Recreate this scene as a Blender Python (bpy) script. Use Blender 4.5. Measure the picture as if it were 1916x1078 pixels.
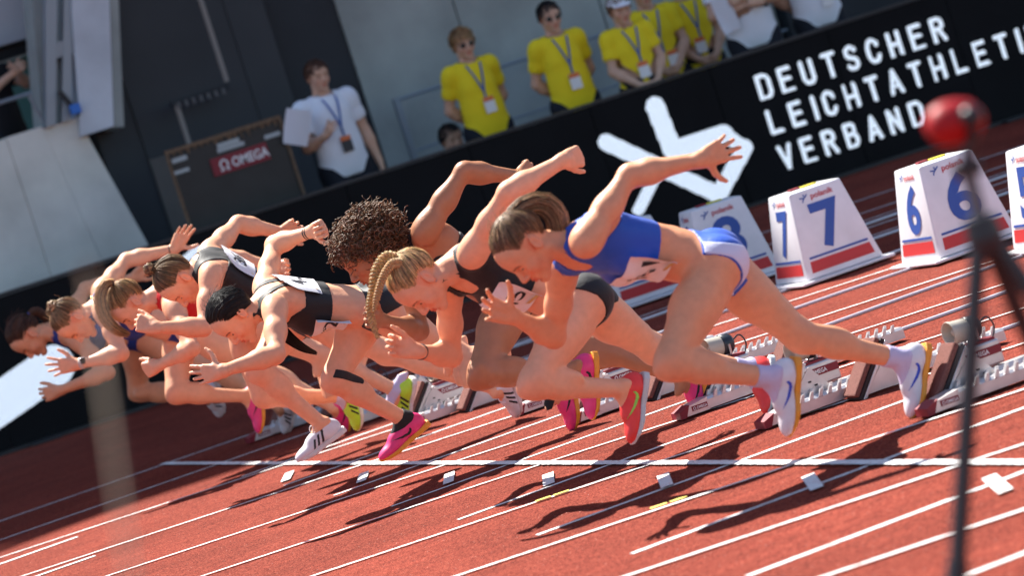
import bpy, bmesh, math, random, time
import numpy as np
from mathutils import Vector, Matrix
R_ = math.radians
SC = bpy.context.scene
for _o in list(bpy.data.objects): bpy.data.objects.remove(_o)
COL = SC.collection
# ------------------------------------------------------------------ camera
# world: +x = up the track (away from the finish), +y = across the lanes away from the camera, z up.
# lane lines lie on y = 0, -1.22, -2.44 ... ; the start line lies on x = 0.
CAM_POS = np.array([-4.844, -20.98, 1.644]); YAW, PITCH, ROLL = 0.329649, 0.059910, -0.309530
cd = bpy.data.cameras.new('camera'); cam = bpy.data.objects.new('camera', cd); COL.objects.link(cam)
fw = np.array([math.sin(YAW)*math.cos(PITCH), math.cos(YAW)*math.cos(PITCH), -math.sin(PITCH)])
rt = np.cross(fw, [0, 0, 1]); rt /= np.linalg.norm(rt); up = np.cross(rt, fw)
rt2 = math.cos(ROLL)*rt + math.sin(ROLL)*up; up2 = -math.sin(ROLL)*rt + math.cos(ROLL)*up
M = Matrix(((rt2[0], up2[0], -fw[0], CAM_POS[0]), (rt2[1], up2[1], -fw[1], CAM_POS[1]), (rt2[2], up2[2], -fw[2], CAM_POS[2]), (0, 0, 0, 1)))
cam.matrix_world = M
cd.sensor_width = 36; cd.lens = 7006.4*36/1916; cd.clip_end = 500; cd.clip_start = .1
cd.dof.use_dof = True; cd.dof.focus_distance = 15.5; cd.dof.aperture_fstop = 3.2; cd.dof.aperture_blades = 0
SC.camera = cam
# ------------------------------------------------------------------ light
SUN_FROM = np.array([-.13, .70, 1.0])         # high sun over the far stand, a little ahead of the runners
w = bpy.data.worlds.new('World'); SC.world = w; w.use_nodes = True
nt = w.node_tree; nt.nodes.clear()
sky = nt.nodes.new('ShaderNodeTexSky'); sky.sky_type = 'NISHITA'; sky.sun_disc = False
el = math.atan2(SUN_FROM[2], math.hypot(SUN_FROM[0], SUN_FROM[1])); az = math.atan2(SUN_FROM[0], SUN_FROM[1])
sky.sun_elevation = el; sky.sun_rotation = az; sky.altitude = 200; sky.air_density = 1.0; sky.dust_density = .6
bg = nt.nodes.new('ShaderNodeBackground'); bg.inputs[1].default_value = .075
wo = nt.nodes.new('ShaderNodeOutputWorld'); nt.links.new(sky.outputs[0], bg.inputs[0]); nt.links.new(bg.outputs[0], wo.inputs[0])
sl = bpy.data.lights.new('sun', 'SUN'); sl.energy = 5.0; sl.angle = R_(.53); sl.color = (1, .96, .89)
so = bpy.data.objects.new('sun', sl); COL.objects.link(so)
so.rotation_euler = Vector(-SUN_FROM).to_track_quat('-Z', 'Y').to_euler(); so.location = (0, 0, 30)
SC.view_settings.view_transform = 'Standard'; SC.view_settings.look = 'None'; SC.view_settings.gamma = 1
SC.view_settings.exposure = 1.45
SC.render.engine = 'CYCLES'; SC.cycles.use_denoising = True; SC.cycles.max_bounces = 8; SC.cycles.diffuse_bounces = 4
SC.cycles.sample_clamp_indirect = 6

# ------------------------------------------------------------------ helpers
rng = np.random.default_rng(7); random.seed(7)
def nrm(v): v = np.asarray(v, float); return v/(np.linalg.norm(v)+1e-12)
def A(*v): return np.array(v, float)
MATS = {}
def mat(name, col, rough=.6, spec=.4, metal=0, var=0, vscale=8, bump=0, bscale=60, attr=False, sss=0, emit=0, clear=0, sheen=0, stretch=None, detail=4):
    if name in MATS: return MATS[name]
    m = bpy.data.materials.new(name); m.use_nodes = True; t = m.node_tree; b = t.nodes['Principled BSDF']
    b.inputs['Roughness'].default_value = rough; b.inputs['Metallic'].default_value = metal
    b.inputs['Specular IOR Level'].default_value = spec; b.inputs['Coat Weight'].default_value = clear
    b.inputs['Sheen Weight'].default_value = sheen
    L = t.links.new; N = t.nodes.new
    src = None
    rgb = N('ShaderNodeRGB'); rgb.outputs[0].default_value = (*col, 1); src = rgb.outputs[0]
    if attr:
        a = N('ShaderNodeAttribute'); a.attribute_name = 'Col'
        mx = N('ShaderNodeMix'); mx.data_type = 'RGBA'; mx.blend_type = 'MULTIPLY'; mx.inputs[0].default_value = 1
        L(src, mx.inputs[6]); L(a.outputs['Color'], mx.inputs[7]); src = mx.outputs[2]
    tc = N('ShaderNodeTexCoord'); co = tc.outputs['Object']
    if stretch:
        mp = N('ShaderNodeMapping'); mp.inputs['Scale'].default_value = stretch; L(co, mp.inputs[0]); co = mp.outputs[0]
    if var:
        n = N('ShaderNodeTexNoise'); n.inputs['Scale'].default_value = vscale; n.inputs['Detail'].default_value = detail; L(co, n.inputs['Vector'])
        mr = N('ShaderNodeMapRange'); mr.inputs[1].default_value = .25; mr.inputs[2].default_value = .75
        mr.inputs[3].default_value = 1-var; mr.inputs[4].default_value = 1+var; L(n.outputs['Fac'], mr.inputs[0])
        mx = N('ShaderNodeMix'); mx.data_type = 'RGBA'; mx.blend_type = 'MULTIPLY'; mx.inputs[0].default_value = 1
        L(src, mx.inputs[6]); L(mr.outputs[0], mx.inputs[7]); src = mx.outputs[2]
    L(src, b.inputs['Base Color'])
    if bump:
        n = N('ShaderNodeTexNoise'); n.inputs['Scale'].default_value = bscale; n.inputs['Detail'].default_value = 3; L(co, n.inputs['Vector'])
        bp = N('ShaderNodeBump'); bp.inputs['Strength'].default_value = bump; bp.inputs['Distance'].default_value = .01
        L(n.outputs['Fac'], bp.inputs['Height']); L(bp.outputs[0], b.inputs['Normal'])
    if sss:
        b.inputs['Subsurface Weight'].default_value = sss; b.inputs['Subsurface Radius'].default_value = (1, .35, .2); b.inputs['Subsurface Scale'].default_value = .008
    if emit:
        L(src, b.inputs['Emission Color']); b.inputs['Emission Strength'].default_value = emit
    MATS[name] = m; return m
def srgb(r, g, b):
    f = lambda c: (c/255/12.92 if c/255 <= .04045 else ((c/255+.055)/1.055)**2.4)
    return (f(r), f(g), f(b))
def mesh_obj(name, V, Fc, m=None, parent=None, smooth=False, col=None, origin=None, mats=None, midx=None):
    """one mesh object; V in world space, shifted to the origin of its parent (or its own)"""
    V = np.asarray(V, np.float32)
    org = np.zeros(3)
    if parent is not None: org = np.array(parent['_org'])
    elif origin is not None: org = np.asarray(origin, float)
    me = bpy.data.meshes.new(name)
    V = (V-org).astype(np.float32)
    if isinstance(Fc, np.ndarray) and Fc.ndim == 2:
        n, k = Fc.shape
        me.vertices.add(len(V)); me.vertices.foreach_set('co', V.ravel())
        me.loops.add(n*k); me.loops.foreach_set('vertex_index', Fc.astype(np.int32).ravel())
        me.polygons.add(n); me.polygons.foreach_set('loop_start', np.arange(0, n*k, k, dtype=np.int32))
        try: me.polygons.foreach_set('loop_total', np.full(n, k, np.int32))
        except Exception: pass
        me.update(calc_edges=True)
    else:
        me.from_pydata([tuple(v) for v in V], [], [tuple(f) for f in Fc])
    if smooth: me.polygons.foreach_set('use_smooth', np.ones(len(me.polygons), bool))
    if col is not None:
        at = me.color_attributes.new('Col', 'FLOAT_COLOR', 'POINT')
        c4 = np.ones((len(V), 4), np.float32); c4[:, :3] = col; at.data.foreach_set('color', c4.ravel())
    for mm in (mats or [m]): me.materials.append(mm)
    if midx is not None: me.polygons.foreach_set('material_index', np.asarray(midx, np.int32))
    me.validate() if not isinstance(Fc, np.ndarray) else None
    o = bpy.data.objects.new(name, me); COL.objects.link(o)
    if parent is not None: o.parent = parent
    else: o.location = org
    o['_org'] = [float(x) for x in org]
    return o
def tag(o, label=None, cat=None, group=None, kind=None):
    if label: o['label'] = label
    if cat: o['category'] = cat
    if group: o['group'] = group
    if kind: o['kind'] = kind
    return o
def thing(name, label, cat, loc, group=None):
    o = bpy.data.objects.new(name, None); COL.objects.link(o); o.location = loc; o.empty_display_size = .1
    o['_org'] = [float(x) for x in loc]
    return tag(o, label, cat, group)
class MB:
    """collects boxes, prisms, tubes ... for ONE mesh"""
    def __init__(s): s.v = []; s.f = []
    def add(s, V, Fc):
        n = len(s.v); s.v += [tuple(map(float, p)) for p in V]; s.f += [tuple(int(i)+n for i in f) for f in Fc]; return s
    def box(s, c, sz, R=None, bev=0):
        c = np.asarray(c, float); h = np.asarray(sz, float)/2
        if bev:
            bm = bmesh.new(); bmesh.ops.create_cube(bm, size=1)
            for v in bm.verts: v.co = Vector([v.co[i]*2*h[i] for i in range(3)])
            bmesh.ops.bevel(bm, geom=list(bm.edges), offset=bev, segments=2, affect='EDGES', profile=.5)
            V = np.array([v.co[:] for v in bm.verts]); Fc = [[v.index for v in f.verts] for f in bm.faces]; bm.free()
        else:
            V = np.array([[x, y, z] for x in (-1, 1) for y in (-1, 1) for z in (-1, 1)])*h
            Fc = [(0, 1, 3, 2), (4, 6, 7, 5), (0, 4, 5, 1), (2, 3, 7, 6), (0, 2, 6, 4), (1, 5, 7, 3)]
        if R is not None: V = V @ np.asarray(R).T
        return s.add(V+c, Fc)
    def hexa(s, lo, hi):   # two quads (bottom ring, top ring)
        return s.add(list(lo)+list(hi), [(3, 2, 1, 0), (4, 5, 6, 7)]+[(i, (i+1) % 4, 4+(i+1) % 4, 4+i) for i in range(4)])
    def prism(s, poly, d):  # poly: list of 3D points, extruded by vector d
        n = len(poly); P = np.asarray(poly, float); d = np.asarray(d, float)
        return s.add(np.vstack([P, P+d]), [tuple(range(n))[::-1], tuple(range(n, 2*n))]+[(i, (i+1) % n, n+(i+1) % n, n+i) for i in range(n)])
    def tube(s, pts, r, n=8, cap=True):
        V, Fc = tube(pts, r, n, cap); return s.add(V, Fc)
    def lathe(s, c, axis, prof, n=24):  # prof: (radius, along)
        ax = nrm(axis); a = nrm(np.cross(ax, [.3, .1, 1] if abs(ax[2]) < .9 else [1, 0, 0])); b = np.cross(ax, a); V = []; Fc = []
        for r, h in prof:
            for i in range(n):
                t = 2*math.pi*i/n; V.append(np.asarray(c)+ax*h+r*(a*math.cos(t)+b*math.sin(t)))
        for j in range(len(prof)-1):
            for i in range(n): Fc.append((j*n+i, j*n+(i+1) % n, (j+1)*n+(i+1) % n, (j+1)*n+i))
        return s.add(V, Fc)
    def build(s, name, m, parent=None, smooth=False, origin=None): return mesh_obj(name, s.v, s.f, m, parent, smooth, origin=origin)
def tube(pts, r, n=8, cap=True):
    P = np.asarray(pts, float); r = np.broadcast_to(np.asarray(r, float), (len(P),))
    T = np.gradient(P, axis=0); T /= np.linalg.norm(T, axis=1)[:, None]+1e-12
    ref = A(0, 0, 1) if abs(T[0][2]) < .9 else A(1, 0, 0)
    a = nrm(np.cross(T[0], ref)); V = []
    for i in range(len(P)):
        a = nrm(a-T[i]*(a@T[i])); b = np.cross(T[i], a)
        for j in range(n):
            t = 2*math.pi*j/n; V.append(P[i]+r[i]*(a*math.cos(t)+b*math.sin(t)))
    Fc = [(i*n+j, i*n+(j+1) % n, (i+1)*n+(j+1) % n, (i+1)*n+j) for i in range(len(P)-1) for j in range(n)]
    if cap: Fc += [tuple(range(n))[::-1], tuple(range((len(P)-1)*n, len(P)*n))]
    return V, Fc
def spline(pts, n=24):
    P = np.asarray(pts, float); m = len(P); Q = np.vstack([2*P[0]-P[1], P, 2*P[-1]-P[-2]]); out = []
    for t in np.linspace(0, m-1-1e-6, n):
        i = int(t); u = t-i; p0, p1, p2, p3 = Q[i:i+4]
        out.append(.5*((2*p1)+(-p0+p2)*u+(2*p0-5*p1+4*p2-p3)*u*u+(-p0+3*p1-3*p2+p3)*u**3))
    return np.array(out)
def text_geo(body, bold=0, shear=0):
    c = bpy.data.curves.new('t', 'FONT'); c.body = body; c.size = 1; c.offset = bold; c.shear = shear; c.resolution_u = 4
    o = bpy.data.objects.new('t', c); COL.objects.link(o); dg = bpy.context.evaluated_depsgraph_get(); e = o.evaluated_get(dg)
    me = e.to_mesh(); V = np.array([v.co[:] for v in me.vertices]); Fc = [tuple(p.vertices) for p in me.polygons]; e.to_mesh_clear()
    bpy.data.objects.remove(o); bpy.data.curves.remove(c)
    lo, hi = V.min(0), V.max(0); return (V-lo)[:, :2]/(hi-lo)[1], Fc     # height 1, starts at 0,0
def decal(name, geo, org, ex, ey, h, w, m, parent, off):
    """flat print: geo scaled to height h and width w on the plane org + ex,ey, lifted by vector off"""
    V, Fc = geo; ww = V[:, 0].max(); P = np.asarray(org)+np.outer(V[:, 0]/ww*w, ex)+np.outer(V[:, 1]*h, ey)+np.asarray(off)
    return mesh_obj(name, P, Fc, m, parent)
def stroke_mesh(polys, wd, cap=0):
    """polylines in 2D -> flat quads with mitred joints"""
    V = []; Fc = []
    for pl in polys:
        P = np.asarray(pl, float)
        if cap:
            P = P.copy(); P[0] -= nrm(P[1]-P[0])*cap; P[-1] += nrm(P[-1]-P[-2])*cap
        T = np.gradient(P, axis=0); T /= np.linalg.norm(T, axis=1)[:, None]+1e-9
        Nn = np.stack([-T[:, 1], T[:, 0]], 1); n0 = len(V)
        for p, n in zip(P, Nn): V += [p+n*wd/2, p-n*wd/2]
        Fc += [(n0+2*i, n0+2*i+1, n0+2*i+3, n0+2*i+2) for i in range(len(P)-1)]
    return np.array(V), Fc

# ------------------------------------------------------------------ the track
def track_material():
    m = bpy.data.materials.new('track_rubber'); m.use_nodes = True; t = m.node_tree; b = t.nodes['Principled BSDF']; N = t.nodes.new; L = t.links.new
    tc = N('ShaderNodeTexCoord')
    v = N('ShaderNodeTexVoronoi'); v.inputs['Scale'].default_value = 190; v.inputs['Randomness'].default_value = 1; L(tc.outputs['Object'], v.inputs['Vector'])
    cr = N('ShaderNodeValToRGB'); cr.color_ramp.elements[0].color = (.078, .009, .006, 1); cr.color_ramp.elements[1].color = (.325, .074, .045, 1)
    cr.color_ramp.elements[0].position = .05; cr.color_ramp.elements[1].position = .95
    e = cr.color_ramp.elements.new(.5); e.color = (.205, .034, .021, 1)
    sp = N('ShaderNodeSeparateColor'); L(v.outputs['Color'], sp.inputs[0]); L(sp.outputs[0], cr.inputs[0])
    n = N('ShaderNodeTexNoise'); n.inputs['Scale'].default_value = 1.1; n.inputs['Detail'].default_value = 6; L(tc.outputs['Object'], n.inputs['Vector'])
    mr = N('ShaderNodeMapRange'); mr.inputs[1].default_value = .3; mr.inputs[2].default_value = .7; mr.inputs[3].default_value = .80; mr.inputs[4].default_value = 1.16; L(n.outputs['Fac'], mr.inputs[0])
    mx = N('ShaderNodeMix'); mx.data_type = 'RGBA'; mx.blend_type = 'MULTIPLY'; mx.inputs[0].default_value = 1; L(cr.outputs[0], mx.inputs[6]); L(mr.outputs[0], mx.inputs[7])
    mpw = N('ShaderNodeMapping'); mpw.inputs['Scale'].default_value = (.9, 5.5, 1); L(tc.outputs['Object'], mpw.inputs[0])
    nw = N('ShaderNodeTexNoise'); nw.inputs['Scale'].default_value = 2.2; nw.inputs['Detail'].default_value = 8; nw.inputs['Roughness'].default_value = .65; L(mpw.outputs[0], nw.inputs['Vector'])
    mw = N('ShaderNodeMapRange'); mw.inputs[1].default_value = .38; mw.inputs[2].default_value = .66; mw.inputs[3].default_value = .84; mw.inputs[4].default_value = 1.10; L(nw.outputs['Fac'], mw.inputs[0])
    mxw = N('ShaderNodeMix'); mxw.data_type = 'RGBA'; mxw.blend_type = 'MULTIPLY'; mxw.inputs[0].default_value = 1; L(mx.outputs[2], mxw.inputs[6]); L(mw.outputs[0], mxw.inputs[7]); mx = mxw
    # scattered pale grains
    v2 = N('ShaderNodeTexVoronoi'); v2.inputs['Scale'].default_value = 26; L(tc.outputs['Object'], v2.inputs['Vector'])
    lt = N('ShaderNodeMath'); lt.operation = 'LESS_THAN'; lt.inputs[1].default_value = .062; L(v2.outputs['Distance'], lt.inputs[0])
    mx2 = N('ShaderNodeMix'); mx2.data_type = 'RGBA'; L(lt.outputs[0], mx2.inputs[0]); L(mx.outputs[2], mx2.inputs[6]); mx2.inputs[7].default_value = (.55, .34, .29, 1)
    L(mx2.outputs[2], b.inputs['Base Color']); b.inputs['Roughness'].default_value = .9; b.inputs['Specular IOR Level'].default_value = .08
    n2 = N('ShaderNodeTexNoise'); n2.inputs['Scale'].default_value = 150; n2.inputs['Detail'].default_value = 3; L(tc.outputs['Object'], n2.inputs['Vector'])
    ad = N('ShaderNodeMath'); ad.operation = 'SUBTRACT'; L(n2.outputs['Fac'], ad.inputs[0]); L(v.outputs['Distance'], ad.inputs[1])
    bp = N('ShaderNodeBump'); bp.inputs['Strength'].default_value = .9; bp.inputs['Distance'].default_value = .004; L(ad.outputs[0], bp.inputs['Height']); L(bp.outputs[0], b.inputs['Normal'])
    return m
def paint_material(name, col, wear=.5):
    m = bpy.data.materials.new(name); m.use_nodes = True; t = m.node_tree; b = t.nodes['Principled BSDF']; N = t.nodes.new; L = t.links.new
    tc = N('ShaderNodeTexCoord'); n = N('ShaderNodeTexVoronoi'); n.inputs['Scale'].default_value = 170; L(tc.outputs['Object'], n.inputs['Vector'])
    sp = N('ShaderNodeSeparateColor'); L(n.outputs['Color'], sp.inputs[0])
    n3 = N('ShaderNodeTexNoise'); n3.inputs['Scale'].default_value = 9; n3.inputs['Detail'].default_value = 5; L(tc.outputs['Object'], n3.inputs['Vector'])
    ad = N('ShaderNodeMath'); ad.operation = 'MULTIPLY'; L(sp.outputs[0], ad.inputs[0]); L(n3.outputs['Fac'], ad.inputs[1])
    gt = N('ShaderNodeMapRange'); gt.inputs[1].default_value = wear-.06; gt.inputs[2].default_value = wear+.06; L(ad.outputs[0], gt.inputs[0])
    mx = N('ShaderNodeMix'); mx.data_type = 'RGBA'; L(gt.outputs[0], mx.inputs[0]); mx.inputs[6].default_value = (*col, 1); mx.inputs[7].default_value = (.42, .16, .12, 1)
    L(mx.outputs[2], b.inputs['Base Color']); b.inputs['Roughness'].default_value = .75
    bp = N('ShaderNodeBump'); bp.inputs['Strength'].default_value = .7; bp.inputs['Distance'].default_value = .003; L(n.outputs['Distance'], bp.inputs['Height']); L(bp.outputs[0], b.inputs['Normal'])
    return m
M_TRACK = track_material(); M_LINE = paint_material('line_paint', (.74, .72, .70), .50); M_YEL = paint_material('yellow_paint', (.72, .62, .10), .55)
track = mesh_obj('running_track', [(-120, -110, 0), (150, -110, 0), (150, 60, 0), (-120, 60, 0)], [(0, 1, 2, 3)], M_TRACK, origin=(0, 0, 0))
tag(track, 'red granulated rubber running track with white lane lines', None, kind='structure')
def strip(name, p0, p1, wd, z, m, fine=None, jit=.0018):
    """painted line with the ragged edge that paint has on granules"""
    p0 = A(*p0); p1 = A(*p1); Ln = np.linalg.norm(p1-p0); d = (p1-p0)/Ln; nn = A(-d[1], d[0])
    ts = np.arange(0, Ln, .02) if Ln < 14 else np.linspace(0, Ln, 600); ts = np.append(ts, Ln)
    a = rng.normal(0, jit, len(ts)); b = rng.normal(0, jit, len(ts)); P = p0+np.outer(ts, d)
    V = np.zeros((2*len(ts), 3)); V[0::2, :2] = P+nn*(wd/2+a)[:, None]; V[1::2, :2] = P-nn*(wd/2+b)[:, None]; V[:, 2] = z
    i = np.arange(len(ts)-1)*2; return mesh_obj(name, V, np.stack([i, i+1, i+3, i+2], 1), m, track)
for k in range(11):
    y = -1.22*k
    if k < 2: strip('lane_line', (-9, y), (7, y), .035, .003, M_LINE)
    else: strip('lane_line', (-.32-.115*(k-3) if k > 2 else -.2, y), (1.45, y), .035, .003, M_LINE)
for k, y0 in enumerate((-2.62, -4.0, -5.28, -6.53, -7.77, -9.13, -10.45, -11.7)):
    strip('lane_line', (-4.5, y0+.245*4.5), (0, y0), .030, .006, M_LINE); strip('lane_line', (.006, y0), (4.6, y0-.30*4.6), .030, .006, M_LINE)
for y in (-.4, .9, 2.1): strip('lane_line', (1.5, y+.1), (7.5, y-.55), .045, .004, M_LINE)
strip('lane_line', (-4, -2.62), (-1.13, -2.58), .045, .004, M_LINE); strip('lane_line', (-4.2, -3.80), (-1.33, -3.82), .045, .004, M_LINE)
strip('start_line', (0, .02), (0, -14), .047, .009, M_LINE, jit=.0016)
for y in (-3.317, -4.591, -5.861, -7.12, -8.375, -9.70, -11.05):
    q = mesh_obj('lane_bar', [(-.2+dx, y+dy, .009) for dx, dy in ((.040, .18), (.090, .18), (-.040, -.18), (-.090, -.18))], [(3, 2, 1, 0)], M_LINE, track)
for x, y in ((-.39, -7.665), (-.43, -8.96)):
    for s in (-1, 1): strip('yellow_mark', (x+s*.035-.03, y+.245*.035*s*-1), (x+s*.035+.03, y-.245*(s*.035+.05)), .034, .009, M_YEL)
# ------------------------------------------------------------------ LED board
BX0, BY0, BA = .4, 5.6, -.14
BE = A(1, BA, 0)/math.hypot(1, BA); BN = A(BA, -1, 0)/math.hypot(1, BA)    # along the board, towards the track
def bp3(s, z, out=0): return A(BX0, BY0, 0)+BE*s+A(0, 0, z)+BN*out
M_BOARD = mat('board_screen', (.0055, .006, .0075), .6, .12, var=.25, vscale=3); M_BLK = mat('black_metal', (.02, .021, .024), .45)
board = thing('led_board', 'long black video board showing white lettering and arrow emblem behind the lanes', 'advertising board', bp3(3, 0))
RB = np.stack([BE, -BN, A(0, 0, 1)], 1)
S0 = -3.0
for i in range(15):
    mb = MB(); mb.box(bp3(S0+.96*(i+.5), .56, -.05), (.954, .10, 1.06), RB); mb.build('screen_panel', M_BOARD, board)
mb = MB(); mb.box(bp3(S0+7.2, 1.104, -.06), (14.6, .14, .022), RB); mb.build('top_rail', M_BLK, board)
mb = MB(); mb.box(bp3(S0+7.2, .014, -.05), (14.6, .18, .026), RB); mb.build('base_rail', M_BLK, board)
for i in range(8):
    mb = MB(); mb.box(bp3(S0+1.2+1.92*i, .012, .08), (.22, .12, .022), RB, .004); mb.build('foot', M_BLK, board)
# letters as strokes in a 0..1 box, drawn in lit diodes
def arc(cx, cy, rx, ry, a0, a1, n=10): return [(cx+rx*math.cos(R_(a)), cy+ry*math.sin(R_(a))) for a in np.linspace(a0, a1, n)]
GL = {'D': [[(0, 0), (0, 1), (.38, 1)]+arc(.38, .72, .27, .28, 90, 0, 5)+arc(.38, .28, .27, .28, 0, -90, 5)+[(0, 0)]],
 'E': [[(.6, 1), (0, 1), (0, 0), (.6, 0)], [(0, .52), (.52, .52)]], 'U': [[(0, 1), (0, .28)]+arc(.3, .28, .3, .28, 180, 360, 8)+[(.6, 1)]],
 'T': [[(0, 1), (.64, 1)], [(.32, 1), (.32, 0)]], 'S': [arc(.31, .75, .29, .25, 20, 200, 8)+[(.12, .58), (.48, .45)]+arc(.31, .25, .29, .25, 20, -160, 8)],
 'C': [arc(.31, .7, .3, .3, 10, 180, 7)+arc(.31, .3, .3, .3, 180, 350, 7)], 'H': [[(0, 0), (0, 1)], [(.6, 0), (.6, 1)], [(0, .5), (.6, .5)]],
 'R': [[(0, 0), (0, 1), (.35, 1)]+arc(.35, .76, .25, .24, 90, -90, 7)+[(0, .52)], [(.32, .52), (.62, 0)]], 'L': [[(0, 1), (0, 0), (.58, 0)]], 'I': [[(.05, 0), (.05, 1)]],
 'A': [[(0, 0), (.32, 1), (.64, 0)], [(.12, .3), (.52, .3)]], 'V': [[(0, 1), (.32, 0), (.64, 1)]], 'N': [[(0, 0), (0, 1), (.6, 0), (.6, 1)]], 'K': [[(0, 0), (0, 1)], [(.6, 1), (.02, .45)], [(.2, .6), (.62, 0)]],
 'B': [[(0, 0), (0, 1), (.33, 1)]+arc(.33, .77, .23, .23, 90, -90, 6)+[(0, .54)], [(.33, .54)]+arc(.34, .27, .27, .27, 90, -90, 6)+[(0, 0)]], '-': [[(0, .5), (.4, .5)]]}
segs = []
def put(text, s0, s1, z0, h, wdt):
    o = s0
    for i, ch in enumerate(text):
        for pl in GL[ch]:
            for (a, b), (c, d) in zip(pl[:-1], pl[1:]):
                segs.append((o+a*h*.78, z0+b*h, o+c*h*.78, z0+d*h, wdt))
        o += .088 if ch == 'I' else .1785
put('DEUTSCHER', 5.965, 7.51, .747, .165, .033)
put('LEICHTATHLETIK', 5.965, 8.28, .476, .165, .033)
put('VERBAND', 5.965, 7.14, .195, .165, .033)
for a, b, c, d, wd in [(5.16, .94, 5.185, .60, .145), (5.185, .585, 5.60, .585, .14), (5.60, .585, 5.72, .43, .11), (4.72, .80, 5.42, .165, .125), (5.42, .165, 5.72, .44, .125), (5.02, .46, 4.80, .25, .09),
                       (-.5, .25, .34, .50, .30), (1.38, .90, 1.585, .98, .055)]: segs.append((a, b, c, d, wd))
pit = .0085
def lit(s0, s1):
    ss = np.arange(s0, s1, pit); zz = np.arange(.05, 1.07, pit); S_, Z_ = np.meshgrid(ss, zz, indexing='ij'); D = np.full(S_.shape, 9.)
    for a, b, c, d, wd in segs:
        L2 = (c-a)**2+(d-b)**2+1e-9; t = np.clip(((S_-a)*(c-a)+(Z_-b)*(d-b))/L2, 0, 1)
        D = np.minimum(D, np.hypot(S_-a-t*(c-a), Z_-b-t*(d-b))-wd/2)
    I, J = np.nonzero(D < 0); s = ss[I]; z = zz[J]; h = pit*.44; V = []
    for ds, dz in ((-h, -h), (h, -h), (h, h), (-h, h)):
        V.append(A(BX0, BY0, 0)+np.outer(s+ds, BE)+np.outer(z+dz, A(0, 0, 1))+BN*.004)
    V = np.stack(V, 1).reshape(-1, 3); return V, np.arange(len(V)).reshape(-1, 4)
M_LED = mat('lit_diodes', (.80, .90, 1.0), .4, emit=.32)
for nm, a, b in (('lit_lettering', 5.9, 8.4), ('lit_emblem', 4.4, 5.86), ('lit_emblem', -.9, 1.7)):
    V, Fc = lit(a, b); o = mesh_obj(nm, V, Fc, M_LED, board); o['kind'] = 'stuff'
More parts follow.
